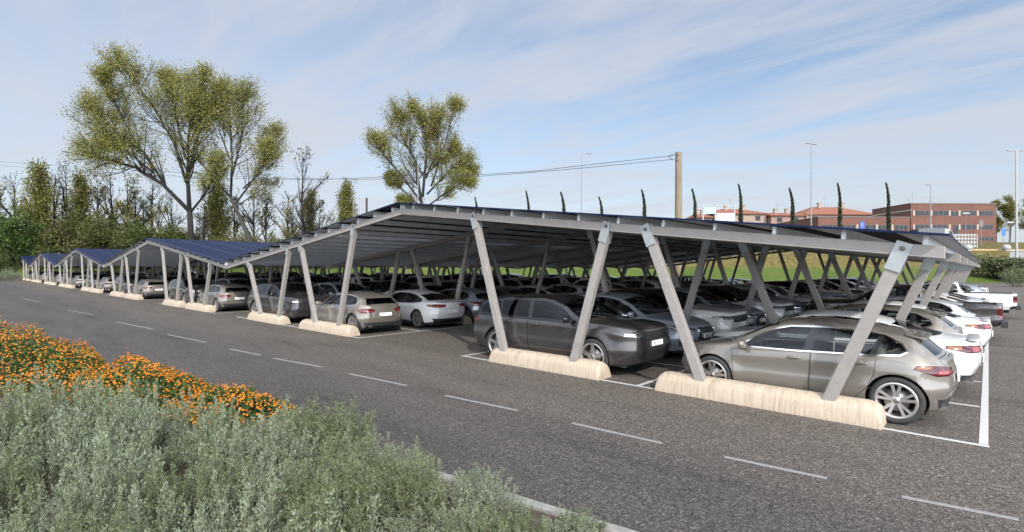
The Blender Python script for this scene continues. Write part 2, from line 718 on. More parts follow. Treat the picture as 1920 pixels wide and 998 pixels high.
def make_car(S, M):
    """returns the list of parts of one kind of car (nose towards +x, centred, wheels on z=0)"""
    sh = CarShell(S)
    P = []
    Rw, wd, (ax0, ax1) = S['R'], S['wd'], S['ax']
    hw = S['hw']
    for xw in (ax0, ax1):
        ra = Rw * S.get('arch', 1.10)
        sh.cut('hole', [(xw * -1 + ra * math.cos(t), Rw + .01 + ra * math.sin(t)) for t in np.linspace(0, 2 * math.pi, 29)[:-1]], 90, box=(-9, 9, hw * .45, 9, -1, 9), mind=-0.6)
        if S.get('cladding'):
            rb = ra + .055
            sh.cut('lower_cladding', [(-xw + rb * math.cos(t), Rw + .01 + rb * math.sin(t)) for t in np.linspace(0, 2 * math.pi, 29)[:-1]], 90, box=(-9, 9, hw * .45, 9, -1, 9), mind=0.2)
    # side glazing: chrome or black surround, panes, pillars.  Side outlines are given as (x, z)
    fx = lambda pts: [(-p[0], p[1]) for p in pts]        # seen from the left side, right = -x
    dlo = hull(fx(S['dlo']))
    sb = (-9, 9, hw * .3, 9, S['zbelt'] - .12, 9)
    tw = S.get('trim', 0.022)
    sh.cut('window_trim', offset_poly(dlo, tw), 90, box=sb, mind=.05)
    sh.cut('glass', dlo, 90, frm=('window_trim',), box=sb, mind=.05)
    for a0, a1, w in S['pillars']:
        q = [(-(a0[0] - w), a0[1]), (-(a0[0] + w), a0[1]), (-(a1[0] + w), a1[1]), (-(a1[0] - w), a1[1])]
        sh.cut('pillar', q, 90, frm=('glass',), box=sb, mind=.05)
    sh.cut('windshield', [(p[0], p[1]) for p in S['ws']], 0, box=(S['wsx'][0], S['wsx'][1], -1, 9, 0, 9), mind=.12)
    sh.cut('rear_window', [(-p[0], p[1]) for p in S['rw']], 180, box=(S['rwx'][0], S['rwx'][1], -1, 9, 0, 9), mind=.05)
    if S.get('black_top'):
        k, body = sh.rid('roof'), 0
        zs = sh.C['zs']
        for f in sh.bm.faces:
            c = f.calc_center_median()
            if f[sh.lay] == 0 and S['top_x'][0] < c.x < S['top_x'][1] and c.z > zs(c.x) + .012:
                f[sh.lay] = k
    # lamps, grille, bumper
    for nm, pts, ang, bx in S['lamps']:
        sh.cut(nm, pts, ang, frm=('body', 'lower_cladding'), pts3=True, box=bx, mind=.08)
    for nm, pts, ang, bx in S.get('lamp_cells', []):
        sh.cut(nm, pts, ang, frm=('tail_lamp', 'headlamp'), pts3=True, box=bx, mind=.05)
    for nm, pts in S['front']:
        sh.cut(nm, pts, 0, frm=('body',), box=(0.5, 9, -1, 9, 0, 9), mind=.25)
    for nm, pts in S['rear']:
        sh.cut(nm, pts, 180, frm=('body',), box=(-9, -0.5, -1, 9, 0, 9), mind=.15)
    # sills
    q = [(-S['L'], 0), (S['L'], 0), (S['L'], S['zcl']), (-S['L'], S['zcl'])]
    sh.cut('lower_cladding', q, 90, box=(ax1, ax0, 0, 9, 0, S['zcl'] + .1), mind=-.9)
    # doors and bonnet
    for i, pts in enumerate(S['doors']):
        sh.cut('door%d' % i, fx(pts), 90, box=(-9, 9, hw * .5, 9, 0, S['zbelt'] + .2), mind=.1, gap=S.get('gap', .007))
    if S.get('bonnet'):
        sh.cut('bonnet', [(p[1], -p[0]) for p in S['bonnet']], 'top', box=(0, 9, -1, 9, .5, 9), mind=.35, gap=.006)
    if S.get('tailgate'):
        sh.cut('tailgate', [(-p[0], p[1]) for p in S['tailgate']], 180, box=(-9, 0, -1, 9, .3, 9), mind=.12, gap=.006)
    if S.get('bed'):
        b = S['bed']
        sh.cut('hole', [(-b[2], -b[0]), (b[2], -b[0]), (b[2], -b[1]), (-b[2], -b[1])], 'top', box=(b[0] - .1, b[1] + .02, -1, 9, b[4] - .1, 9), mind=.5)
    mats = {'body': 'paint', 'roof': S.get('top_mat', 'gloss_black'), 'lower_cladding': 'plastic', 'window_trim': S.get('trim_mat', 'chrome'), 'pillar': 'pillar', 'bonnet': 'paint',
            'windshield': 'glass', 'rear_window': 'glass_dark', 'grille': 'grille', 'air_intake': 'plastic', 'diffuser': 'plastic', 'tailgate': 'paint', 'chrome_strip': 'chrome'}
    for nm in sh.names:
        if nm in ('hole', 'gap'):
            continue
        if nm in ('headlamp', 'tail_lamp', 'tail_lamp_lens', 'headlamp_lens', 'amber_lens', 'pillar', 'window_trim', 'glass') or nm.startswith('door'):
            continue
        v, f = sh.region(nm, 0)
        if f:
            P.append(Part(nm, v, f, mats.get(nm, 'paint')))
    body = P[0]
    for side in (1, -1):
        for i, pts in enumerate(S['doors']):
            v, f = sh.region('door%d' % i, side)
            d = Part('front_door' if i == 0 else 'rear_door', v, f, 'paint')
            P.append(d)
            # pull handle rides on the door
            hx, hz = S['handles'][i]
            h, n = sh.hit((hx, 3, hz), (0, -1, 0))
            if h is not None:
                m = MB()
                m.sup((hx, (h.y + .018) * side, hz), (.105, .012, .015), (.6, .5), 8, 14)
                m.sup((hx + .02, (h.y + .001) * side, hz + .004), (.06, .006, .034), (.9, .9), 6, 12, mi=0)
                P.append(mb_part('door_handle', m, S.get('handle_mat', 'paint'), d))
        v, f = sh.region('window_trim', side)
        P.append(Part('window_trim', v, f, S.get('trim_mat', 'chrome')))
        # one mesh per pillar, one pane per opening
        for reg, nm, mt in (('pillar', 'door_pillar', 'pillar'), ('glass', 'side_window', S.get('side_glass', 'glass'))):
            for v, f in islands(*sh.region(reg, side)):
                P.append(Part(nm, v, f, mt))
        v, f = sh.region('headlamp', side)
        hl = Part('headlamp', v, f, 'lamp_clear')
        P.append(hl)
        v, f = sh.region('headlamp_lens', side, .002)
        if f:
            P.append(Part('lens', v, f, 'chrome', hl))
        v, f = sh.region('tail_lamp', side)
        tl = Part('tail_lamp', v, f, 'lamp_red')
        P.append(tl)
        v, f = sh.region('tail_lamp_lens', side, .002)
        if f:
            P.append(Part('lens', v, f, 'lamp_bright', tl))
        v, f = sh.region('amber_lens', side, .002)
        if f:
            P.append(Part('amber_lens', v, f, 'lamp_amber', tl))
        # mirror
        mx, mz = S['mirror']
        h, n = sh.hit((mx, 3, mz - .03), (0, -1, 0))
        hy = h.y if h is not None else hw
        m = MB()
        m.sup((mx - .02, (hy + .155) * side, mz + .045), (.062, .105, .07), (.55, .7), 10, 16)
        mir = mb_part('side_mirror', m, S.get('mirror_mat', 'paint'))
        P.append(mir)
        m = MB()
        m.sup((mx, (hy + .05) * side, mz), (.05, .07, .022), (.6, .6), 6, 12)
        P.append(mb_part('mirror_foot', m, 'plastic', mir))
        # wheels
        for xw in (ax0, ax1):
            yw = (hw - wd * .5 - .012)
            ty, ri, di = wheel_parts(Rw, wd, S.get('wheel', 'double'), xw, yw * side, side, {'tyre': 'tyre', 'rim': S.get('rim_mat', 'rim'), 'disc': 'disc'})
            ty.name = 'wheel'
            tyre = Part('tyre', ty.v, ty.f, 'tyre', ty)
            hubv = MB()
            hubv.lathe([(.001, wd * .43 * side), (.030, wd * .43 * side), (.034, wd * .40 * side)], 14, 'y', (xw, yw * side, Rw))
            ty.v, ty.f, ty.mat = hubv.v, hubv.f, 'disc'
            ri.up = di.up = ty
            P.extend([ty, tyre, ri, di])
            # dark wheel housing
            m = MB()
            ra = Rw * S.get('arch', 1.10) + .004
            ys0, ys1 = hw * .42, hw - .05
            n = 20
            vs = []
            for k in range(n + 1):
                t = math.pi * (-.12 + 1.24 * k / n)
                for yy in (ys0, ys1):
                    vs.append((xw + ra * math.cos(t), yy * side, Rw + .01 + ra * math.sin(t)))
            m.add(vs, [(2 * k, 2 * k + 1, 2 * k + 3, 2 * k + 2) for k in range(n)])
            m.add([vs[2 * k] for k in range(n + 1)], [tuple(range(n + 1))])
            P.append(mb_part('wheel_housing', m, 'under'))
    # underside and cabin
    m = MB()
    zu = S['zu']
    m.box((0, 0, zu + .03), (S['L'] - .5, hw * 2 - .36, .06))
    m.box(((ax0 + ax1) / 2, 0, zu), (ax0 - ax1 - 2.3 * Rw, hw * 2 - .14, .05))
    P.append(mb_part('underbody', m, 'under', smooth=False))
    cab0, cab1 = S['cabin']
    zf = S['zbelt'] - .05
    m = MB()
    m.box(((cab0 + cab1) / 2, 0, (zu + zf) / 2 - .06), (cab1 - cab0, hw * 2 - .30, .04))
    m.box((cab1 - .18, 0, zf - .14), (.40, hw * 2 - .24, .26), taper=.9)
    P.append(mb_part('dashboard', m, 'cabin', smooth=False))
    for yy in (.36, -.36):
        m = MB()
        sx = S['seat_x']
        zb_ = zf - .30
        m.sup((sx, yy, zb_), (.26, .25, .09), (.5, .5), 8, 14)
        m.sup((sx - .30, yy, zb_ + .28), (.085, .24, .33), (.5, .5), 8, 14, Matrix.Rotation(R(-14), 3, 'Y'))
        m.sup((sx - .40, yy, zb_ + .68), (.05, .13, .09), (.6, .6), 8, 12)
        P.append(mb_part('seat', m, 'seat'))
    if S.get('rear_seat') is not None:
        m = MB()
        sx = S['rear_seat']
        m.sup((sx, 0, zf - .30), (.24, .60, .09), (.4, .4), 8, 16)
        m.sup((sx - .27, 0, zf - .03), (.085, .60, .31), (.4, .4), 8, 16, Matrix.Rotation(R(-16), 3, 'Y'))
        for yy in (-.36, .36):
            m.sup((sx - .36, yy, zf + S.get('rear_head', .32)), (.045, .12, .07), (.6, .6), 8, 12)
        P.append(mb_part('rear_bench', m, 'seat'))
    m = MB()
    a = Matrix.Rotation(R(-66), 3, 'Y')
    ring = []
    for k in range(19):
        t = 2 * math.pi * k / 18
        p = a @ Vector((.17 * math.cos(t), .17 * math.sin(t), 0))
        ring.append((p.x + cab1 - .46, p.y + .36, p.z + zf + .02))
    m.tube(ring, .014, 6, cap=False)
    m.tube([(cab1 - .46, .36, zf + .02), (cab1 - .3, .36, zf - .06)], .025, 6)
    P.append(mb_part('steering_wheel', m, 'cabin'))
    # plates sit on the skin
    for end, zc_, dirx in ((1, S['plate'][0], -1), (-1, S['plate'][1], 1)):
        h, n = sh.hit((3.5 * end, .02, zc_), (dirx, 0, 0))
        if h is None:
            continue
        m = MB()
        tl = math.atan2(n.z, abs(n.x)) * 0.7
        rot = Matrix.Rotation(-tl * end, 3, 'Y')
        m.box((h.x + end * .014, 0, zc_), (.014, .46, .105), rot)
        pl = mb_part('licence_plate', m, 'plate', smooth=False)
        P.append(pl)
        m = MB()
        for tx, off in S['_marks']:
            v = []
            for p in tx[0]:
                q = rot @ Vector((.0085 * end, (p[0] + off) * end, p[1]))
                v.append((h.x + end * .014 + q.x, q.y, zc_ + q.z))
            m.add(v, tx[1])
        P.append(mb_part('lettering', m, 'plate_mark', pl, smooth=False))
    # extra bits
    for nm, mat, fn in S.get('extras', []):
        m = MB()
        fn(m, sh)
        P.append(mb_part(nm, m, mat, smooth='auto'))
    sh.bm.free()
    return P


def part_mesh(p, MAT, bm_smooth=True):
    me = bpy.data.meshes.new(p.name)
    me.from_pydata(p.v, [], p.f)
    me.materials.append(MAT[p.mat])
    if p.smooth:
        me.polygons.foreach_set('use_smooth', [True] * len(me.polygons))
        if p.smooth == 'auto':
            me.set_sharp_from_angle(angle=R(35))
    me.update()
    return me


def car_templates(parts, MAT):
    """meshes shared by every copy: one per part, plus one whole-car mesh for cars too far to show parts"""
    for p in parts:
        p.mesh = part_mesh(p, MAT)
    v, f, mi, names, sm = [], [], [], ['paint'], []
    skip = {'lettering', 'steering_wheel', 'brake_disc', 'door_handle', 'mirror_foot', 'lens', 'amber_lens'}
    for p in parts:
        if p.name in skip:
            continue
        if p.mat not in names:
            names.append(p.mat)
        o = len(v)
        v += list(p.v)
        f += [tuple(i + o for i in q) for q in p.f]
        mi += [names.index(p.mat)] * len(p.f)
        sm += [bool(p.smooth)] * len(p.f)
    me = bpy.data.meshes.new('whole_car')
    me.from_pydata(v, [], f)
    for n in names:
        me.materials.append(MAT[n])
    me.polygons.foreach_set('material_index', mi)
    me.polygons.foreach_set('use_smooth', sm)
    me.update()
    return me


def place_car(name, parts, whole, loc, rz, label, cat, group, pm, detailed, tops=None):
    if not detailed:
        o = link(name, whole, None, loc, rz)
        o.material_slots[0].link = 'OBJECT'
        o.material_slots[0].material = pm
        return tag(o, label, cat, group)
    root = thing(name, label, cat, loc, rz, group)
    made = {}
    for p in parts:
        o = bpy.data.objects.new(p.name, p.mesh)
        COL.objects.link(o)
        o.parent = made[id(p.up)] if p.up is not None else root
        made[id(p)] = o
        if p.mat == 'paint':
            o.material_slots[0].link = 'OBJECT'
            o.material_slots[0].material = pm
    return root
# ------------------------------------------------------------------ the kinds of car
def sym(pts):
    return pts


def exhaust(x, y, z):
    return lambda m, sh: m.box((x, y, z), (.10, .13, .055))


def slats(x0, zs, hw_, th=.012, bow=.0):
    def f(m, sh):
        for z, w in zs:
            pts = []
            for y in np.linspace(-w, w, 13):
                h, n = sh.hit((3.4, abs(y) + .001, z), (-1, 0, 0))
                if h is not None:
                    pts.append((h.x + .006, y, z))
            if len(pts) > 2:
                m.tube(pts, th, 6)
    return f


def grille_ring(z0, z1, w0, w1, th=.016):
    def f(m, sh):
        pts = []
        pl = rounded(hull([(-w0, z0), (w0, z0), (w1, z1), (-w1, z1)]), .06)
        for i in range(len(pl) + 1):
            y, z = pl[i % len(pl)]
            h, n = sh.hit((3.4, abs(y) + .001, z), (-1, 0, 0))
            if h is not None:
                pts.append((h.x + .006, y, z))
        m.tube(pts, th, 6, cap=False)
    return f


def spoiler(x, z, w, l, t=.022, tilt=-6):
    def f(m, sh):
        m.sup((x, 0, z), (l, w, t), (.5, .35), 8, 24, Matrix.Rotation(R(tilt), 3, 'Y'))
    return f


def wipers(x0, z0, x1, z1):
    def f(m, sh):
        for y0, y1 in ((.42, -.12), (-.10, -.58)):
            m.tube([(x0, y0, z0), ((x0 + x1) / 2, (y0 + y1) / 2, (z0 + z1) / 2 + .012), (x1, y1, z1)], .009, 5)
    return f


HATCH = dict(
    L=4.25, hw=.885, R=.335, wd=.225, ax=(1.27, -1.36), zbelt=.90, zcl=.255, zu=.16, flare=.018,
    zb=[(-2.12, .30), (-1.8, .23), (-1, .19), (1, .19), (1.8, .20), (2.12, .24)],
    yb=[(-2.12, .80), (0, .82), (2.12, .78)],
    z1=[(-2.12, .53), (0, .47), (2.12, .46)],
    y1=[(-2.12, .86), (-1.3, .885), (0, .874), (1.3, .88), (2.12, .85)],
    zk=[(-2.12, .77), (-1.3, .785), (0, .735), (1.3, .71), (2.12, .62)],
    yk=[(-2.12, .84), (-1.3, .88), (0, .868), (1.3, .868), (2.12, .82)],
    zs=[(-2.12, .86), (-1.9, .92), (-1.3, .93), (-.5, .905), (.4, .875), (.95, .85), (1.5, .79), (1.9, .715), (2.12, .66)],
    ys=[(-2.12, .74), (-1.3, .83), (0, .835), (.9, .82), (1.5, .80), (2.12, .76)],
    zc=[(-2.12, .90), (-2.05, .95), (-1.98, .99), (-1.75, 1.13), (-1.58, 1.245), (-1.3, 1.30), (-.8, 1.355), (-.3, 1.38), (.1, 1.365), (.4, 1.29), (.75, 1.11), (1.05, .955), (1.15, .93), (1.6, .865), (1.95, .775), (2.12, .70)],
    zr=[(-2.12, .88), (-1.98, .95), (-1.75, 1.09), (-1.58, 1.19), (-1.3, 1.245), (-.8, 1.295), (-.3, 1.32), (.1, 1.30), (.4, 1.225), (.75, 1.06), (1.05, .925), (1.15, .905), (1.6, .84), (1.95, .75), (2.12, .68)],
    yr=[(-2.12, .60), (-1.75, .60), (-1.5, .58), (-.8, .60), (0, .61), (.4, .62), (1.0, .70), (1.2, .70), (1.7, .62), (2.12, .55)],
    dF=(.10, 0, .03, .10, .13, .13), dR=(.10, 0, .02, .05, .05, .05),
    dlo=[(.80, .905), (.55, 1.075), (.30, 1.205), (.05, 1.265), (-.4, 1.285), (-.9, 1.262), (-1.2, 1.215), (-1.42, 1.12), (-1.50, 1.03), (-1.40, .985), (-1.0, .955), (0, .915)],
    pillars=[((-.22, .85), (-.30, 1.35), .05), ((-1.05, .9), (-1.20, 1.3), .035)],
    ws=[(-.05, .96), (.66, .945), (.565, 1.285), (-.05, 1.335)], wsx=(.1, 1.1),
    rw=[(-.05, 1.0), (.58, .985), (.50, 1.16), (-.05, 1.205)], rwx=(-2.06, -1.5),
    lamps=[('headlamp', [(2.08, .42, .60), (1.95, .70, .605), (1.58, .86, .69), (1.62, .84, .74), (2.0, .62, .70), (2.1, .40, .66)], 35, (1.2, 9, 0, 9, 0, 9)),
           ('tail_lamp', [(-1.60, .86, .80), (-1.70, .85, .86), (-2.02, .62, .86), (-2.1, .36, .83), (-2.12, .38, .74), (-1.95, .74, .715)], 142, (-9, -1.2, 0, 9, 0, 9))],
    lamp_cells=[('headlamp_lens', [(2.06, .52, .62), (1.93, .70, .625), (1.93, .68, .68), (2.05, .5, .665)], 35, None),
                ('tail_lamp_lens', [(-1.93, .73, .745), (-2.11, .42, .76), (-2.10, .42, .79), (-1.95, .70, .80)], 142, None),
                ('amber_lens', [(-1.66, .86, .805), (-1.72, .85, .845), (-1.9, .74, .85), (-1.88, .78, .82)], 142, None)],
    front=[('grille', [(-.46, .635), (.42, .635), (.46, .565), (-.46, .565)]), ('air_intake', [(-.6, .44), (.6, .44), (.55, .29), (-.55, .29)])],
    rear=[('diffuser', [(-.72, .40), (.70, .40), (.64, .2), (-.6, .2)])],
    doors=[[(.93, .835), (.88, .29), (-.235, .27), (-.265, .895)], [(-.285, .895), (-.255, .27), (-.83, .27), (-1.02, .50), (-1.10, .70), (-1.12, .925)]],
    handles=[(-.04, .80), (-.93, .825)],
    bonnet=[(1.1, -.05), (1.1, .68), (1.75, .62), (1.90, .45), (1.94, -.05)],
    tailgate=[(-.05, .965), (.60, .95), (.52, .70), (.50, .56), (-.05, .56)],
    mirror=(.74, .90), plate=(.40, .66), cabin=(-1.5, 1.0), seat_x=.15, rear_seat=-.82,
    extras=[('roof_spoiler', 'paint', spoiler(-1.54, 1.222, .545, .15, .018, -11)), ('exhaust_tip', 'chrome', exhaust(-1.86, .52, .27)), ('exhaust_tip', 'chrome', exhaust(-1.86, -.52, .27)),
            ('wiper', 'plastic', wipers(1.03, .965, .86, 1.055)), ('chrome_bar', 'chrome', lambda m, sh: m.tube([(-1.94, -.30, .775), (-1.955, 0, .78), (-1.94, .30, .775)], .012, 6))],
)


def remap(S, f):
    """shift every lengthwise position of a car's outline through f"""
    S = dict(S)
    for k in ('zb', 'yb', 'z1', 'y1', 'zk', 'yk', 'zs', 'ys', 'zc', 'zr', 'yr', 'dlo', 'bonnet'):
        S[k] = [(f(p[0]), *p[1:]) for p in S[k]]
    S['doors'] = [[(f(p[0]), p[1]) for p in d] for d in S['doors']]
    S['pillars'] = [((f(a[0]), a[1]), (f(b[0]), b[1]), w) for a, b, w in S['pillars']]
    for k in ('lamps', 'lamp_cells'):
        S[k] = [(n, [(f(p[0]), *p[1:]) for p in pts], a, None if b is None else tuple(f(v) if i < 2 and abs(v) < 5 else v for i, v in enumerate(b))) for n, pts, a, b in S[k]]
    S['wsx'] = tuple(f(v) for v in S['wsx'])
    S['rwx'] = tuple(f(v) for v in S['rwx'])
    S['L'] = f(S['L'] / 2) - f(-S['L'] / 2)
    return S


HATCH = remap(HATCH, lambda x: 1.27 + (x - 1.27) * .78 if x > 1.27 else (-1.36 + (x + 1.36) * .76 if x < -1.36 else x))

SEDAN = dict(
    L=4.62, hw=.90, R=.335, wd=.23, ax=(1.40, -1.36), zbelt=.88, zcl=.25, zu=.15, flare=.018,
    zb=[(-2.31, .32), (-1.9, .24), (-1, .185), (1, .185), (1.9, .19), (2.31, .22)],
    yb=[(-2.31, .80), (0, .83), (2.31, .80)],
    z1=[(-2.31, .55), (0, .46), (2.31, .44)],
    y1=[(-2.31, .87), (-1.3, .90), (0, .885), (1.3, .895), (2.31, .86)],
    zk=[(-2.31, .80), (-1.3, .80), (0, .73), (1.3, .70), (2.31, .60)],
    yk=[(-2.31, .85), (-1.3, .895), (0, .875), (1.3, .875), (2.31, .82)],
    zs=[(-2.31, .89), (-2, .925), (-1.5, .92), (-.5, .885), (.5, .86), (1.1, .835), (1.7, .765), (2.1, .69), (2.31, .63)],
    ys=[(-2.31, .76), (-1.4, .84), (0, .835), (1.0, .82), (1.7, .80), (2.31, .76)],
    zc=[(-2.31, .955), (-2.2, .975), (-1.95, 1.0), (-1.6, 1.08), (-1.2, 1.205), (-.8, 1.30), (-.4, 1.35), (0, 1.36), (.3, 1.335), (.6, 1.24), (.95, 1.06), (1.2, .93), (1.35, .90), (1.8, .83), (2.15, .74), (2.31, .67)],
    zr=[(-2.31, .925), (-2.2, .945), (-1.95, .965), (-1.6, 1.03), (-1.2, 1.15), (-.8, 1.24), (-.4, 1.285), (0, 1.295), (.3, 1.265), (.6, 1.18), (.95, 1.01), (1.2, .905), (1.35, .88), (1.8, .81), (2.15, .715), (2.31, .65)],
    yr=[(-2.31, .60), (-1.9, .62), (-1.5, .57), (-.8, .575), (0, .59), (.6, .62), (1.2, .70), (1.8, .62), (2.31, .52)],
    dF=(.12, 0, .03, .10, .13, .13), dR=(.14, .02, .0, .03, .04, .03), wr=.72, cr=.6,
    dlo=[(.98, .895), (.70, 1.055), (.45, 1.175), (.2, 1.235), (-.2, 1.262), (-.6, 1.24), (-1.0, 1.165), (-1.32, 1.06), (-1.45, .985), (-1.35, .955), (-.8, .925), (0, .90)],
    pillars=[((-.12, .85), (-.20, 1.35), .045), ((-1.0, .9), (-1.10, 1.3), .03)],
    ws=[(-.05, .945), (.665, .93), (.565, 1.245), (-.05, 1.30)], wsx=(.25, 1.3),
    rw=[(-.05, 1.03), (.575, 1.015), (.52, 1.19), (-.05, 1.245)], rwx=(-1.95, -.8),
    lamps=[('headlamp', [(2.26, .42, .58), (2.12, .70, .585), (1.70, .86, .665), (1.75, .84, .71), (2.15, .62, .675), (2.28, .40, .63)], 35, (1.2, 9, 0, 9, 0, 9)),
           ('tail_lamp', [(-1.90, .87, .83), (-1.95, .86, .885), (-2.25, .62, .90), (-2.31, .30, .885), (-2.31, .32, .79), (-2.2, .72, .77)], 146, (-9, -1.4, 0, 9, 0, 9))],
    lamp_cells=[('headlamp_lens', [(2.24, .52, .60), (2.1, .70, .605), (2.1, .68, .655), (2.22, .5, .64)], 35, None),
                ('tail_lamp_lens', [(-2.22, .66, .80), (-2.31, .34, .81), (-2.31, .34, .865), (-2.23, .62, .87)], 146, None),
                ('amber_lens', [(-1.95, .87, .84), (-1.98, .86, .875), (-2.12, .74, .882), (-2.14, .78, .82)], 146, None)],
    front=[('grille', [(-.44, .60), (.40, .60), (.44, .42), (-.44, .42)]), ('air_intake', [(-.7, .36), (.7, .36), (.6, .25), (-.6, .25)])],
    rear=[('diffuser', [(-.74, .38), (.72, .38), (.66, .2), (-.6, .2)])],
    doors=[[(1.08, .81), (1.0, .29), (-.14, .27), (-.165, .875)], [(-.185, .875), (-.16, .27), (-.83, .27), (-1.02, .50), (-1.12, .72), (-1.14, .91)]],
    handles=[(.06, .79), (-.90, .81)],
    bonnet=[(1.26, -.05), (1.26, .68), (1.9, .62), (2.1, .45), (2.14, -.05)],
    mirror=(.90, .89), plate=(.36, .63), cabin=(-1.5, 1.15), seat_x=.25, rear_seat=-.62, rear_head=.22,
    extras=[('boot_lip', 'paint', spoiler(-2.25, .985, .62, .09, .014, 4)), ('exhaust_tip', 'chrome', exhaust(-2.2, .55, .26)), ('exhaust_tip', 'chrome', exhaust(-2.2, -.55, .26)),
            ('wiper', 'plastic', wipers(1.18, .945, 1.0, 1.03))],
)

SUV = dict(
    L=4.72, hw=.93, R=.375, wd=.245, ax=(1.42, -1.32), zbelt=1.05, zcl=.33, zu=.21, flare=.022, arch=1.09,
    zb=[(-2.36, .38), (-2.0, .30), (-1, .25), (1, .25), (2.0, .26), (2.36, .30)],
    yb=[(-2.36, .83), (0, .86), (2.36, .83)],
    z1=[(-2.36, .62), (0, .56), (2.36, .55)],
    y1=[(-2.36, .90), (-1.3, .93), (0, .915), (1.3, .925), (2.36, .90)],
    zk=[(-2.36, .90), (-1.3, .93), (0, .91), (1.3, .90), (2.36, .84)],
    yk=[(-2.36, .87), (-1.3, .92), (0, .905), (1.3, .905), (2.36, .86)],
    zs=[(-2.36, .99), (-2.1, 1.03), (-1.2, 1.035), (0, 1.02), (1.2, 1.015), (1.8, 1.0), (2.2, .965), (2.36, .93)],
    ys=[(-2.36, .80), (-1.3, .87), (0, .875), (1.2, .865), (1.8, .85), (2.36, .80)],
    zc=[(-2.36, 1.05), (-2.30, 1.11), (-2.20, 1.25), (-2.08, 1.40), (-1.95, 1.475), (-1.5, 1.525), (-.6, 1.575), (0, 1.58), (.35, 1.535), (.65, 1.42), (.95, 1.25), (1.22, 1.12), (1.4, 1.10), (1.9, 1.07), (2.2, 1.035), (2.36, .99)],
    zr=[(-2.36, 1.035), (-2.30, 1.085), (-2.20, 1.21), (-2.08, 1.35), (-1.95, 1.42), (-1.5, 1.472), (-.6, 1.525), (0, 1.525), (.35, 1.475), (.65, 1.36), (.95, 1.20), (1.22, 1.09), (1.4, 1.075), (1.9, 1.045), (2.2, 1.01), (2.36, .965)],
    yr=[(-2.36, .70), (-2.0, .68), (-1.4, .69), (-.6, .70), (0, .70), (.5, .71), (1.2, .78), (1.6, .74), (2.36, .68)],
    dF=(.14, .0, .01, .04, .07, .07), dR=(.10, 0, .02, .06, .06, .06), wf=.84, cf=.42, bulF=.055, wr=.80, cr=.35, bulR=.05,
    dlo=[(.93, 1.08), (.66, 1.26), (.40, 1.385), (.1, 1.455), (-.6, 1.46), (-1.5, 1.405), (-1.80, 1.355), (-1.97, 1.23), (-2.0, 1.13), (-1.3, 1.09)],
    pillars=[((-.30, 1.0), (-.34, 1.5), .055), ((-1.22, 1.0), (-1.32, 1.5), .03)],
    ws=[(-.05, 1.15), (.74, 1.125), (.66, 1.45), (-.05, 1.505)], wsx=(.2, 1.32),
    rw=[(-.05, 1.15), (.64, 1.13), (.60, 1.33), (-.05, 1.385)], rwx=(-2.34, -1.98),
    black_top=True, top_x=(-2.2, 1.12), trim=.02, trim_mat='gloss_black', side_glass='glass_dark',
    lamps=[('headlamp', [(2.32, .52, .83), (2.16, .82, .83), (1.92, .92, .87), (1.94, .90, .915), (2.18, .78, .925), (2.32, .50, .925)], 35, (1.2, 9, 0, 9, 0, 9)),
           ('tail_lamp', [(-1.98, .89, .90), (-2.0, .88, .975), (-2.30, .66, .985), (-2.36, .40, .975), (-2.36, .42, .90), (-2.24, .74, .88)], 142, (-9, -1.4, 0, 9, 0, 9))],
    lamp_cells=[('headlamp_lens', [(2.28, .58, .855), (2.12, .84, .855), (2.12, .82, .90), (2.28, .58, .90)], 35, None),
                ('tail_lamp_lens', [(-2.05, .86, .915), (-2.06, .85, .955), (-2.3, .60, .96), (-2.34, .45, .93), (-2.26, .70, .90)], 142, None)],
    front=[('grille', [(-.56, .93), (.54, .93), (.56, .745), (-.56, .745)]), ('air_intake', [(-.74, .60), (.74, .60), (.64, .38), (-.64, .38)])],
    rear=[('diffuser', [(-.74, .50), (.72, .50), (.66, .25), (-.6, .25)])],
    doors=[[(1.03, .99), (.98, .40), (-.315, .38), (-.345, 1.045)], [(-.365, 1.045), (-.335, .38), (-.77, .38), (-.95, .60), (-1.06, .85), (-1.08, 1.06)]],
    handles=[(-.12, .93), (-.95, .945)],
    bonnet=[(1.3, -.05), (1.3, .76), (1.95, .70), (2.16, .5), (2.22, -.05)],
    tailgate=[(-.05, 1.075), (.70, 1.06), (.66, .80), (.60, .62), (-.05, .62)],
    mirror=(.86, 1.07), mirror_mat='gloss_black', plate=(.68, .82), cabin=(-1.9, 1.15), seat_x=.15, rear_seat=-.85, wheel='single',
    extras=[('grille_slats', 'plastic', slats(2.3, [(.90, .52), (.86, .52), (.82, .52), (.78, .52)], .5, .010)), ('roof_spoiler', 'gloss_black', spoiler(-2.02, 1.432, .63, .12, .022, -12)),
            ('lower_splitter', 'trim_grey', lambda m, sh: m.tube([(2.02, -.74, .34), (2.2, -.5, .345), (2.24, 0, .345), (2.2, .5, .345), (2.02, .74, .34)], .022, 6)),
            ('wiper', 'plastic', wipers(1.24, 1.125, 1.05, 1.205))],
)

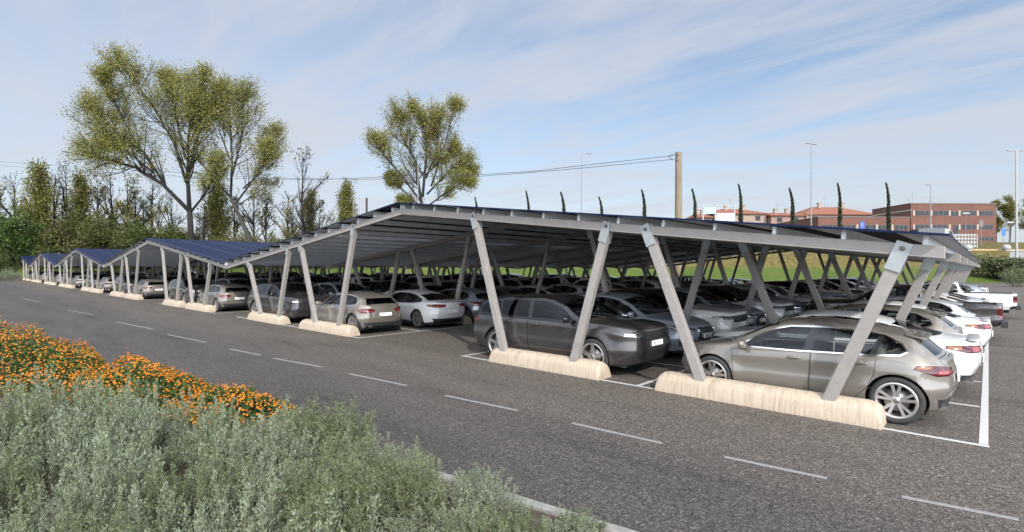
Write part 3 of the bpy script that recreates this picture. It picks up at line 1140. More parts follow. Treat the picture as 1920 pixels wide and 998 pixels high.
CROSSOVER = dict(SUV)
CROSSOVER.update(
    side_glass='glass',
    L=4.56, hw=.915, R=.365, ax=(1.36, -1.30), black_top=False, trim=.022, trim_mat='chrome', mirror_mat='paint', wheel='double', wf=.72, cf=.68, bulF=.09, wr=.74, cr=.45, bulR=.07,
    zb=[(-2.28, .36), (-1.95, .28), (-1, .24), (1, .24), (1.95, .25), (2.28, .30)],
    yb=[(-2.28, .81), (0, .845), (2.28, .80)],
    z1=[(-2.28, .62), (0, .55), (2.28, .54)],
    y1=[(-2.28, .885), (-1.3, .915), (0, .90), (1.3, .91), (2.28, .86)],
    zk=[(-2.28, .88), (-1.3, .90), (0, .86), (1.3, .85), (2.28, .74)],
    yk=[(-2.28, .85), (-1.3, .905), (0, .89), (1.3, .89), (2.28, .82)],
    zs=[(-2.28, .96), (-2.0, 1.0), (-1.2, .99), (0, .965), (1.1, .95), (1.6, .915), (2.0, .85), (2.28, .77)],
    ys=[(-2.28, .76), (-1.3, .85), (0, .86), (1.1, .85), (1.7, .82), (2.28, .74)],
    zc=[(-2.28, 1.0), (-2.2, 1.05), (-2.08, 1.16), (-1.85, 1.35), (-1.7, 1.42), (-1.3, 1.49), (-.6, 1.55), (-.1, 1.555), (.25, 1.51), (.6, 1.38), (.95, 1.17), (1.2, 1.05), (1.35, 1.03), (1.8, .985), (2.1, .91), (2.28, .82)],
    zr=[(-2.28, .98), (-2.2, 1.02), (-2.08, 1.12), (-1.85, 1.295), (-1.7, 1.36), (-1.3, 1.43), (-.6, 1.49), (-.1, 1.49), (.25, 1.44), (.6, 1.31), (.95, 1.11), (1.2, 1.01), (1.35, .995), (1.8, .945), (2.1, .87), (2.28, .785)],
    yr=[(-2.28, .60), (-1.9, .60), (-1.4, .62), (-.6, .65), (0, .65), (.5, .67), (1.2, .75), (1.6, .68), (2.28, .52)],
    dF=(.14, .02, .0, .06, .12, .12),
    dlo=[(.92, 1.02), (.60, 1.225), (.32, 1.35), (.0, 1.415), (-.6, 1.425), (-1.2, 1.37), (-1.55, 1.285), (-1.82, 1.14), (-1.86, 1.065), (-1.2, 1.04)],
    pillars=[((-.28, .95), (-.34, 1.5), .05), ((-1.18, .95), (-1.30, 1.5), .03)],
    ws=[(-.05, 1.075), (.715, 1.055), (.62, 1.41), (-.05, 1.475)], wsx=(.15, 1.3),
    rw=[(-.05, 1.10), (.58, 1.08), (.54, 1.27), (-.05, 1.33)], rwx=(-2.24, -1.7),
    lamps=[('headlamp', [(2.18, .44, .71), (2.0, .72, .70), (1.70, .88, .80), (1.74, .86, .86), (2.0, .70, .84), (2.18, .42, .79)], 35, (1.2, 9, 0, 9, 0, 9)),
           ('tail_lamp', [(-1.86, .88, .86), (-1.9, .87, .945), (-2.22, .64, .955), (-2.28, .38, .945), (-2.28, .40, .86), (-2.15, .72, .84)], 142, (-9, -1.4, 0, 9, 0, 9))],
    lamp_cells=[('headlamp_lens', [(2.12, .54, .73), (1.95, .74, .73), (1.95, .74, .815), (2.12, .54, .79)], 35, None),
                ('tail_lamp_lens', [(-2.0, .82, .88), (-2.02, .80, .92), (-2.22, .60, .925), (-2.26, .42, .90), (-2.18, .68, .865)], 142, None)],
    front=[('grille', [(-.40, .80), (.38, .80), (.42, .52), (-.42, .52)]), ('air_intake', [(-.8, .50), (-.52, .50), (-.50, .36), (-.75, .36)]), ('air_intake', [(.8, .50), (.52, .50), (.50, .36), (.75, .36)])],
    rear=[('diffuser', [(-.74, .48), (.72, .48), (.66, .24), (-.6, .24)])],
    doors=[[(1.02, .935), (.96, .40), (-.295, .38), (-.335, .99)], [(-.355, .99), (-.315, .38), (-.75, .38), (-.93, .60), (-1.04, .82), (-1.06, 1.01)]],
    handles=[(-.10, .875), (-.93, .89)],
    bonnet=[(1.28, -.05), (1.28, .74), (1.8, .68), (2.0, .5), (2.06, -.05)],
    tailgate=[(-.05, 1.04), (.66, 1.02), (.62, .78), (.56, .60), (-.05, .60)],
    mirror=(.84, 1.02), plate=(.60, .74), cabin=(-1.8, 1.12),
    extras=[('grille_slats', 'chrome', slats(2.2, [(.76, .40), (.715, .405), (.67, .41), (.625, .41), (.58, .415)], .5, .011)), ('grille_frame', 'chrome', grille_ring(.515, .805, .43, .40, .014)),
            ('roof_spoiler', 'paint', spoiler(-1.79, 1.365, .575, .14, .02, -16)), ('bumper_strip', 'chrome', lambda m, sh: m.tube([(1.95, -.70, .325), (2.12, -.45, .33), (2.17, 0, .33), (2.12, .45, .33), (1.95, .70, .325)], .016, 6)),
            ('wiper', 'plastic', wipers(1.22, 1.07, 1.02, 1.17))],
)


def cargo_bed(m, sh):
    x0, x1, w, z0, z1 = -2.46, -.80, .70, .62, 1.125
    m.quad((x0, -w, z0), (x1, -w, z0), (x1, w, z0), (x0, w, z0))
    for y in (-w, w):
        m.quad((x0, y, z0), (x1, y, z0), (x1, y, z1), (x0, y, z1))
    for x in (x0, x1):
        m.quad((x, -w, z0), (x, w, z0), (x, w, z1), (x, -w, z1))


PICKUP = dict(SUV)
PICKUP.update(
    side_glass='glass',
    L=5.24, hw=.93, R=.385, wd=.25, ax=(1.66, -1.42), zbelt=1.10, zcl=.40, zu=.28, black_top=False, cladding=False, trim=.012, trim_mat='gloss_black', mirror_mat='paint', wheel='double',
    cf=.45, wf=.82, cr=.22, wr=.93, bulF=.06, bulR=.015,
    zb=[(-2.62, .50), (-2.2, .42), (-1, .34), (1, .34), (2.2, .36), (2.62, .42)],
    yb=[(-2.62, .86), (0, .87), (2.62, .84)],
    z1=[(-2.62, .66), (0, .62), (2.62, .62)],
    y1=[(-2.62, .915), (0, .925), (2.62, .90)],
    zk=[(-2.62, .98), (0, .97), (1.3, .95), (2.62, .88)],
    yk=[(-2.62, .905), (0, .915), (2.62, .88)],
    zs=[(-2.62, 1.10), (-1.2, 1.10), (0, 1.085), (1.2, 1.075), (2.0, 1.05), (2.62, .98)],
    ys=[(-2.62, .88), (-.9, .88), (0, .875), (1.2, .87), (2.62, .83)],
    zc=[(-2.62, 1.132), (-.86, 1.132), (-.80, 1.14), (-.66, 1.55), (-.60, 1.62), (-.4, 1.66), (0, 1.685), (.4, 1.66), (.7, 1.52), (1.0, 1.32), (1.25, 1.17), (1.4, 1.145), (2.0, 1.11), (2.4, 1.07), (2.62, 1.02)],
    zr=[(-2.62, 1.128), (-.86, 1.128), (-.80, 1.133), (-.66, 1.50), (-.60, 1.565), (-.4, 1.60), (0, 1.62), (.4, 1.59), (.7, 1.45), (1.0, 1.26), (1.25, 1.125), (1.4, 1.11), (2.0, 1.08), (2.4, 1.04), (2.62, .99)],
    yr=[(-2.62, .845), (-.9, .845), (-.7, .70), (-.4, .69), (0, .69), (.5, .70), (1.25, .78), (1.8, .72), (2.62, .64)],
    dF=(.10, 0, .01, .03, .05, .05), dR=(.08, .0, .0, .0, .0, .0),
    dlo=[(.96, 1.135), (.72, 1.33), (.45, 1.495), (.2, 1.545), (-.30, 1.545), (-.55, 1.51), (-.62, 1.40), (-.66, 1.15)],
    pillars=[((-.02, 1.05), (-.06, 1.65), .05)],
    ws=[(-.05, 1.19), (.735, 1.165), (.65, 1.55), (-.05, 1.61)], wsx=(.3, 1.36),
    rw=[(-.05, 1.22), (.56, 1.22), (.54, 1.50), (-.05, 1.53)], rwx=(-.9, -.55),
    lamps=[('headlamp', [(2.56, .50, .86), (2.4, .78, .84), (2.12, .91, .88), (2.14, .90, 1.0), (2.4, .80, 1.01), (2.56, .48, 1.0)], 35, (1.2, 9, 0, 9, 0, 9)),
           ('tail_lamp', [(-2.50, .905, .72), (-2.50, .90, 1.06), (-2.62, .74, 1.06), (-2.62, .74, .72)], 135, (-9, -2.2, 0, 9, 0, 9))],
    lamp_cells=[('headlamp_lens', [(2.5, .58, .89), (2.35, .78, .89), (2.35, .78, .97), (2.5, .58, .97)], 35, None),
                ('tail_lamp_lens', [(-2.56, .84, .74), (-2.56, .84, .80), (-2.62, .76, .80), (-2.62, .76, .74)], 135, None)],
    front=[('grille', [(-.56, .98), (.54, .98), (.54, .70), (-.54, .70)]), ('air_intake', [(-.7, .60), (.7, .60), (.64, .44), (-.64, .44)])],
    rear=[('diffuser', [(-.9, .60), (.9, .60), (.9, .3), (-.9, .3)])],
    doors=[[(1.06, 1.055), (1.0, .48), (-.03, .46), (-.045, 1.095)], [(-.065, 1.095), (-.05, .46), (-.72, .46), (-.74, 1.10)]],
    handles=[(.14, .99), (-.58, 1.0)],
    bonnet=[(1.32, -.05), (1.32, .78), (2.2, .72), (2.42, .6), (2.46, -.05)],
    tailgate=[(-.05, 1.10), (.72, 1.10), (.72, .66), (-.05, .66)],
    mirror=(.88, 1.13), plate=(.52, .52), cabin=(-.62, 1.2), seat_x=.28, rear_seat=None, bed=(-2.48, -.86, .74, 0, 1.1),
    extras=[('cargo_bed', 'plastic', cargo_bed), ('grille_slats', 'chrome', slats(2.6, [(.93, .5), (.85, .5), (.77, .5)], .5, .014)),
            ('rear_bumper', 'plastic', lambda m, sh: m.box((-2.66, 0, .53), (.16, 1.76, .17))), ('wiper', 'plastic', wipers(1.28, 1.185, 1.1, 1.27))],
)

MAT = {
    'paint': paint('car_paint', (.30, .27, .22), .35),
    'glass': glass_mat('car_glass', (.72, .76, .77)), 'glass_dark': glass_mat('privacy_glass', (.10, .11, .115)),
    'chrome': simple('chrome', (.78, .78, .78), .12, 1.0), 'gloss_black': simple('gloss_black', (.008, .008, .009), .12, 0, 0, .6),
    'pillar': simple('pillar_black', (.012, .012, .012), .25), 'plastic': simple('black_plastic', (.018, .018, .019), .55, var=.3, scale=9),
    'grille': simple('grille_mesh', (.012, .012, .013), .35), 'trim_grey': simple('trim_grey', (.28, .28, .28), .35, .6),
    'lamp_clear': simple('lamp_cover', (.07, .07, .075), .06, .2, 0, .7), 'lamp_red': simple('lamp_red', (.05, .004, .005), .08, 0, 0, .7),
    'lamp_bright': simple('lamp_lens', (.20, .022, .024), .12, 0, 0, .8), 'lamp_amber': simple('lamp_amber', (.20, .07, .02), .1, 0, 0, .6),
    'tyre': simple('tyre_rubber', (.020, .019, .018), .8, var=.35, scale=5, bump=.1), 'rim': simple('alloy', (.42, .40, .38), .32, .85, var=.15, scale=4),
    'disc': simple('brake_steel', (.22, .21, .20), .4, .9), 'under': simple('underbody', (.012, .012, .012), .9),
    'cabin': simple('cabin_plastic', (.055, .055, .057), .6), 'seat': simple('seat_cloth', (.13, .125, .115), .8, var=.25, scale=12),
    'plate': simple('plate_white', (.75, .75, .73), .35), 'plate_mark': simple('plate_mark', (.03, .03, .04), .5),
}
_bk = text_faces('BK', .085)
for S_ in (HATCH, SEDAN, SUV, CROSSOVER, PICKUP):
    S_['_marks'] = [(_bk, -.13)]
KINDS_OF_CAR = {'hatchback': HATCH, 'sedan': SEDAN, 'suv': SUV, 'crossover': CROSSOVER, 'pickup_truck': PICKUP}
PARTS, WHOLE = {}, {}
for k_, S_ in KINDS_OF_CAR.items():
    PARTS[k_] = make_car(S_, MAT)
    WHOLE[k_] = car_templates(PARTS[k_], MAT)
# ------------------------------------------------------------------ terrain
def lz(x, y):
    d0, d1 = x - CAM[0], y - CAM[1]
    return d0 * RGT[0] + d1 * RGT[1], d0 * FWD[0] + d1 * FWD[1]


def z_edge(l):
    """distance out at which the paved lot ends and the grass begins"""
    return 113 - 27 * sstep(-60, 10, l)


def height(x, y):
    l, Z = lz(np.asarray(x, float), np.asarray(y, float))
    s = Z - z_edge(l)
    r = sstep(-10, 25, l)
    right = 1.9 * sstep(0, 10, s) + 4.1 * sstep(9, 17, s) + 2.9 * sstep(18, 42, s)
    left = 2.3 * sstep(0, 10, s) + 1.5 * sstep(8, 40, s)
    return right * r + left * (1 - r)


def grid_sheet(name, ls, Zs, zfun, mat):
    P = []
    for Z in Zs:
        for l in ls:
            p = CAM[:2] + FWD * Z + RGT * l
            P.append((p[0], p[1], zfun(p[0], p[1])))
    n = len(ls)
    q = [(j * n + i, j * n + i + 1, (j + 1) * n + i + 1, (j + 1) * n + i) for j in range(len(Zs) - 1) for i in range(n - 1)]
    return fast_mesh(name, np.array(P), np.array(q), mat, smooth=True)


def grass_material():
    m, nt, b = new_mat('grass_ground')
    tc = N(nt, 'ShaderNodeTexCoord')
    n1 = N(nt, 'ShaderNodeTexNoise', i_Scale=.06, i_Detail=6.0, i_Roughness=.65)
    n2 = N(nt, 'ShaderNodeTexNoise', i_Scale=1.6, i_Detail=8.0, i_Roughness=.75)
    for n in (n1, n2):
        nt.links.new(tc.outputs['Object'], n.inputs['Vector'])
    r1 = ramp(nt, [(.30, (.040, .068, .011)), (.5, (.064, .092, .016)), (.68, (.09, .105, .026))])
    nt.links.new(n1.outputs['Fac'], r1.inputs[0])
    # the embankment carries drier, browner growth
    sx = N(nt, 'ShaderNodeSeparateXYZ')
    nt.links.new(tc.outputs['Object'], sx.inputs[0])
    mr = N(nt, 'ShaderNodeMapRange')
    mr.inputs['From Min'].default_value = 2.0
    mr.inputs['From Max'].default_value = 2.9
    nt.links.new(sx.outputs['Z'], mr.inputs['Value'])
    mx = N(nt, 'ShaderNodeMix', data_type='RGBA')
    nt.links.new(mr.outputs[0], mx.inputs[0])
    nt.links.new(r1.outputs[0], mx.inputs[6])
    r2 = ramp(nt, [(.35, (.055, .05, .015)), (.55, (.11, .085, .03)), (.7, (.085, .095, .022))])
    nt.links.new(n2.outputs['Fac'], r2.inputs[0])
    nt.links.new(r2.outputs[0], mx.inputs[7])
    mv = N(nt, 'ShaderNodeMix', data_type='RGBA', blend_type='MULTIPLY')
    mv.inputs[0].default_value = .6
    nt.links.new(mx.outputs[2], mv.inputs[6])
    r3 = ramp(nt, [(.3, (.45, .45, .45)), (.7, (1.2, 1.2, 1.2))])
    nt.links.new(n2.outputs['Fac'], r3.inputs[0])
    nt.links.new(r3.outputs[0], mv.inputs[7])
    nt.links.new(mv.outputs[2], b.inputs['Base Color'])
    b.inputs['Roughness'].default_value = .9
    b.inputs['Specular IOR Level'].default_value = .15
    bp = N(nt, 'ShaderNodeBump', i_Strength=.8, i_Distance=.15)
    nt.links.new(n2.outputs['Fac'], bp.inputs['Height'])
    nt.links.new(bp.outputs[0], b.inputs['Normal'])
    return m


def asphalt_material():
    """worn chip-seal: pale stone chips in dark binder, patches of wear and a few oily streaks"""
    m, nt, b = new_mat('asphalt')
    tc = N(nt, 'ShaderNodeTexCoord')
    sx = N(nt, 'ShaderNodeSeparateXYZ')
    nt.links.new(tc.outputs['Object'], sx.inputs[0])
    big = N(nt, 'ShaderNodeTexNoise', i_Scale=.22, i_Detail=5.0, i_Roughness=.6)
    nt.links.new(tc.outputs['Object'], big.inputs['Vector'])
    mpw = N(nt, 'ShaderNodeMapping')
    mpw.inputs['Scale'].default_value = (.16, 1.1, 1)
    mpw.inputs['Rotation'].default_value = (0, 0, R(-3))
    nt.links.new(tc.outputs['Object'], mpw.inputs[0])
    streak = N(nt, 'ShaderNodeTexNoise', i_Scale=1.0, i_Detail=7.0, i_Roughness=.62)
    nt.links.new(mpw.outputs[0], streak.inputs['Vector'])
    chips = N(nt, 'ShaderNodeTexVoronoi', i_Scale=64.0, i_Randomness=1.0)
    nt.links.new(tc.outputs['Object'], chips.inputs['Vector'])
    fine = N(nt, 'ShaderNodeTexNoise', i_Scale=15.0, i_Detail=6.0, i_Roughness=.85)
    nt.links.new(tc.outputs['Object'], fine.inputs['Vector'])
    # base tone: greyer carriageway towards the flower bed, warmer lot surface
    mr = N(nt, 'ShaderNodeMapRange', interpolation_type='SMOOTHSTEP')
    mr.inputs['From Min'].default_value = -4.4
    mr.inputs['From Max'].default_value = -1.0
    ad = N(nt, 'ShaderNodeMath', operation='MULTIPLY_ADD')
    ad.inputs[1].default_value = 2.6
    ad.inputs[2].default_value = -1.3
    nt.links.new(big.outputs['Fac'], ad.inputs[0])
    a2 = N(nt, 'ShaderNodeMath', operation='ADD')
    nt.links.new(ad.outputs[0], a2.inputs[0])
    nt.links.new(sx.outputs['Y'], a2.inputs[1])
    nt.links.new(a2.outputs[0], mr.inputs['Value'])
    tone = ramp(nt, [(0, (.059, .055, .052)), (1, (.092, .081, .071))])
    nt.links.new(mr.outputs[0], tone.inputs[0])
    # chip-to-chip variation
    cc = ramp(nt, [(0, (.30, .30, .30)), (.35, (.66, .65, .64)), (.7, (1.14, 1.12, 1.10)), (1, (2.4, 2.3, 2.18))])
    nt.links.new(chips.outputs['Color'], cc.inputs[0])
    m1 = N(nt, 'ShaderNodeMix', data_type='RGBA', blend_type='MULTIPLY')
    m1.inputs[0].default_value = 1
    nt.links.new(tone.outputs[0], m1.inputs[6])
    nt.links.new(cc.outputs[0], m1.inputs[7])
    fr = ramp(nt, [(.30, (.35, .35, .35)), (.70, (1.65, 1.62, 1.58))])
    nt.links.new(fine.outputs['Fac'], fr.inputs[0])
    m2 = N(nt, 'ShaderNodeMix', data_type='RGBA', blend_type='MULTIPLY')
    m2.inputs[0].default_value = .9
    nt.links.new(m1.outputs[2], m2.inputs[6])
    nt.links.new(fr.outputs[0], m2.inputs[7])
    sr = ramp(nt, [(.28, (.45, .45, .46)), (.42, (.88, .88, .88)), (.60, (1.04, 1.03, 1.02)), (.78, (1.16, 1.15, 1.12))])
    nt.links.new(streak.outputs['Fac'], sr.inputs[0])
    m3 = N(nt, 'ShaderNodeMix', data_type='RGBA', blend_type='MULTIPLY')
    m3.inputs[0].default_value = 1
    nt.links.new(m2.outputs[2], m3.inputs[6])
    nt.links.new(sr.outputs[0], m3.inputs[7])
    st = N(nt, 'ShaderNodeTexNoise', i_Scale=.9, i_Detail=4.0, i_Roughness=.7)
    nt.links.new(tc.outputs['Object'], st.inputs['Vector'])
    str_ = ramp(nt, [(.70, (1, 1, 1)), (.76, (.66, .66, .67)), (.84, (.5, .5, .5))])
    nt.links.new(st.outputs['Fac'], str_.inputs[0])
    m4 = N(nt, 'ShaderNodeMix', data_type='RGBA', blend_type='MULTIPLY')
    m4.inputs[0].default_value = .9
    nt.links.new(m3.outputs[2], m4.inputs[6])
    nt.links.new(str_.outputs[0], m4.inputs[7])
    nt.links.new(m4.outputs[2], b.inputs['Base Color'])
    b.inputs['Roughness'].default_value = .85
    b.inputs['Specular IOR Level'].default_value = .3
    bp = N(nt, 'ShaderNodeBump', i_Strength=.55, i_Distance=.012)
    nt.links.new(chips.outputs['Distance'], bp.inputs['Height'])
    nt.links.new(bp.outputs[0], b.inputs['Normal'])
    return m


def worn_paint(name, col, wear=.5):
    m, nt, b = new_mat(name)
    tc = N(nt, 'ShaderNodeTexCoord')
    n = N(nt, 'ShaderNodeTexNoise', i_Scale=26.0, i_Detail=8.0, i_Roughness=.8)
    nt.links.new(tc.outputs['Object'], n.inputs['Vector'])
    r = ramp(nt, [(wear - .16, (.13, .12, .11)), (wear, tuple(c * .8 for c in col)), (wear + .2, col)])
    nt.links.new(n.outputs['Fac'], r.inputs[0])
    nt.links.new(r.outputs[0], b.inputs['Base Color'])
    b.inputs['Roughness'].default_value = .7
    return m


def stone_material():
    """cream footing blocks with rain streaks running down their sides"""
    m, nt, b = new_mat('footing_stone')
    tc = N(nt, 'ShaderNodeTexCoord')
    mp = N(nt, 'ShaderNodeMapping')
    mp.inputs['Scale'].default_value = (15, 3, 1.2)
    nt.links.new(tc.outputs['Object'], mp.inputs[0])
    n = N(nt, 'ShaderNodeTexNoise', i_Scale=1.6, i_Detail=9.0, i_Roughness=.66)
    nt.links.new(mp.outputs[0], n.inputs['Vector'])
    r = ramp(nt, [(.26, (.15, .112, .078)), (.38, (.29, .232, .17)), (.52, (.37, .305, .23)), (.75, (.42, .355, .28))])
    nt.links.new(n.outputs['Fac'], r.inputs[0])
    n2 = N(nt, 'ShaderNodeTexNoise', i_Scale=60.0, i_Detail=4.0, i_Roughness=.7)
    nt.links.new(tc.outputs['Object'], n2.inputs['Vector'])
    r2 = ramp(nt, [(.3, (.72, .7, .67)), (.6, (1.04, 1.04, 1.04))])
    nt.links.new(n2.outputs['Fac'], r2.inputs[0])
    mx = N(nt, 'ShaderNodeMix', data_type='RGBA', blend_type='MULTIPLY')
    mx.inputs[0].default_value = .8
    nt.links.new(r.outputs[0], mx.inputs[6])
    nt.links.new(r2.outputs[0], mx.inputs[7])
    nt.links.new(mx.outputs[2], b.inputs['Base Color'])
    b.inputs['Roughness'].default_value = .75
    bp = N(nt, 'ShaderNodeBump', i_Strength=.35, i_Distance=.01)
    nt.links.new(n.outputs['Fac'], bp.inputs['Height'])
    nt.links.new(bp.outputs[0], b.inputs['Normal'])
    return m


M_GRASS, M_ASPH, M_STONE = grass_material(), asphalt_material(), stone_material()
M_LINE = worn_paint('line_paint', (.42, .41, .39), .37)
M_DASH = worn_paint('dash_paint', (.23, .22, .21), .48)
M_SOIL = simple('soil', (.055, .042, .03), .95, var=.5, scale=14, bump=.6)
M_KERB = simple('kerb_stone', (.19, .182, .17), .85, var=.3, scale=9, bump=.2)
M_STEEL = simple('galvanised_steel', (.225, .207, .190), .48, .08, var=.09, scale=9)
M_PLATE = simple('zinc_plate', (.27, .285, .285), .4, .4, var=.15, scale=8)
M_BOLT = simple('bolt_steel', (.10, .10, .10), .45, .8)
M_PURLIN = simple('purlin_zinc', (.58, .61, .635), .5, .0, var=.12, scale=2)


def panel_material():
    m, nt, b = new_mat('solar_glass')
    tc = N(nt, 'ShaderNodeTexCoord')
    sx = N(nt, 'ShaderNodeSeparateXYZ')
    nt.links.new(tc.outputs['Object'], sx.inputs[0])

    def lines(sock, period, width):
        d = N(nt, 'ShaderNodeMath', operation='DIVIDE')
        d.inputs[1].default_value = period
        nt.links.new(sock, d.inputs[0])
        f = N(nt, 'ShaderNodeMath', operation='FRACT')
        nt.links.new(d.outputs[0], f.inputs[0])
        g = N(nt, 'ShaderNodeMath', operation='LESS_THAN')
        g.inputs[1].default_value = width / period
        nt.links.new(f.outputs[0], g.inputs[0])
        return g.outputs[0]
    cell = N(nt, 'ShaderNodeMath', operation='MAXIMUM')
    nt.links.new(lines(sx.outputs['Y'], .158, .008), cell.inputs[0])
    nt.links.new(lines(sx.outputs['X'], .155, .008), cell.inputs[1])
    fr = lines(sx.outputs['Y'], 1.72, .045)
    c1 = N(nt, 'ShaderNodeMix', data_type='RGBA')
    c1.inputs[6].default_value = (.0035, .0085, .034, 1)
    c1.inputs[7].default_value = (.012, .02, .055, 1)
    nt.links.new(cell.outputs[0], c1.inputs[0])
    c2 = N(nt, 'ShaderNodeMix', data_type='RGBA')
    c2.inputs[7].default_value = (.07, .085, .13, 1)
    nt.links.new(fr, c2.inputs[0])
    nt.links.new(c1.outputs[2], c2.inputs[6])
    nt.links.new(c2.outputs[2], b.inputs['Base Color'])
    b.inputs['Roughness'].default_value = .5
    b.inputs['Specular IOR Level'].default_value = .12
    return m


M_PANEL = panel_material()
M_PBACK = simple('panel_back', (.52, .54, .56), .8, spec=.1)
M_PSHADE = simple('painted_gap_shade', (.012, .012, .014), .8, spec=.1)  # shade of the gaps between purlins, painted as dark bands on the underside

# ground: one sheet to the horizon
ls_ = np.concatenate([np.linspace(-1500, -260, 6), np.linspace(-240, 240, 97), np.linspace(260, 1500, 6)])
zs_ = np.concatenate([np.linspace(-60, 76, 10), np.linspace(78, 165, 88), np.linspace(175, 400, 12), np.linspace(500, 1600, 6)])
struct('ground', grid_sheet('ground', ls_, zs_, lambda x, y: float(height(x, y)) - .03, M_GRASS))
# paved lot and road, flat at zero
edge = []
for l in np.linspace(130, -93, 60):
    edge.append(CAM[:2] + FWD * (float(z_edge(l)) + .7) + RGT * l)
for l, Z in ((-98, 104), (-100, 92), (-96, 82), (-84, 62), (-60, -25), (130, -25)):
    edge.append(CAM[:2] + FWD * Z + RGT * l)
pv = MB()
pv.add([(p[0], p[1], 0) for p in edge], [tuple(range(len(edge)))])
struct('asphalt_lot', pv.mesh('asphalt_lot', M_ASPH))

# kerb and planting bed
def kerb_y(x):
    return -5.25 + .135 * (x - 7.85)


bd = MB()
xs_ = np.linspace(-46, 15, 24)
bd.add([(x, kerb_y(x) - .12, .06) for x in xs_] + [(x, kerb_y(x) - 10, .06) for x in xs_[::-1]], [tuple(range(48))])
struct('planting_bed', bd.mesh('planting_bed', M_SOIL))
kb = MB()
for i in range(len(xs_) - 1):
    a, c = xs_[i], xs_[i + 1] - .012
    ya, yc = kerb_y(a), kerb_y(c)
    kb.add([(a, ya - .13, .0), (c, yc - .13, 0), (c, yc, 0), (a, ya, 0), (a, ya - .13, .085), (c, yc - .13, .085), (c, yc - .015, .085), (a, ya - .015, .085)],
           [(4, 5, 6, 7), (0, 4, 7, 3), (3, 7, 6, 2), (2, 6, 5, 1), (1, 5, 4, 0)])
struct('kerb', kb.mesh('kerb', M_KERB))

# ------------------------------------------------------------------ markings
PER, ZR, SL, RD = 27.3, 3.895, .117, .165
DEPTH = [40, 40, 30, 20, 20]
ln = MB()


def line(x0, y0, x1, y1, w, z=.004):
    d = Vector((x1 - x0, y1 - y0, 0)).normalized()
    s = Vector((-d.y, d.x, 0)) * (w / 2)
    ln.quad((x0 - s.x, y0 - s.y, z), (x1 - s.x, y1 - s.y, z), (x1 + s.x, y1 + s.y, z), (x0 + s.x, y0 + s.y, z))


for k in range(5):
    ox, D = -PER * k, DEPTH[k]
    for a, b, left in ((2.5, 12.28, False), (-12.42, -2.28, True)):
        if k == 4 and left:
            continue
        mid = (a + b) / 2 + .02
        w = .09
        line(ox + a, .055, ox + b, .055, w)
        line(ox + a, D, ox + b, D, w)
        for x in (a + .055, mid, b - .055):
            line(ox + x, .115, ox + x, D - .06, w)
        for i in range(1, int(D / 2.5)):
            line(ox + a + .115, i * 2.5, ox + mid - .06, i * 2.5, .09)
            line(ox + mid + .06, i * 2.5, ox + b - .115, i * 2.5, .09)
struct('parking_markings', ln.mesh('parking_markings', M_LINE))
ln = MB()
dash = [(12.47, -2.33, 11.65, -2.46), (11.02, -2.45, 9.99, -2.55), (9.24, -2.61, 7.9, -2.69), (6.89, -2.73, 5.35, -2.88), (4.24, -2.88, 2.46, -3.04), (1.36, -3.08, -.55, -3.33),
        (-1.2, -3.36, -2.84, -3.52), (-4.65, -3.54, -7.56, -3.80), (-9.59, -3.72, -13.63, -4.06), (-18.23, -4.1, -22.35, -4.5), (-31.88, -4.7, -37.2, -5.1)]
for d_ in dash:
    line(*d_, .075)
struct('lane_dashes', ln.mesh('lane_dashes', M_DASH))

# ------------------------------------------------------------------ canopies
LEGS = [(11.40, 2.46, 10.59, .42), (7.60, 2.91, 8.56, .41), (6.74, 3.03, 5.98, .46), (2.93, 3.49, 3.90, .38),
        (-2.64, 3.46, -3.54, .44), (-6.31, 2.95, -5.27, .46), (-7.28, 2.93, -8.09, .53), (-11.12, 2.34, -10.03, .48)]
BLOCKS = [(7.83, 11.17), (3.57, 6.59), (-6.22, -2.86), (-10.98, -7.90)]


def top_z(x):
    return ZR - SL * abs(x)


def rafter_mesh(x0, x1):
    xs = sorted({x0, x1, 0.0} if x0 < 0 < x1 else {x0, x1})
    poly = [(x, top_z(x) - RD) for x in xs] + [(x, top_z(x)) for x in xs[::-1]]
    m = MB()
    m.prism(poly, -.07, .07, 'y')
    return m.mesh('rafter', M_STEEL, bevel=.008)


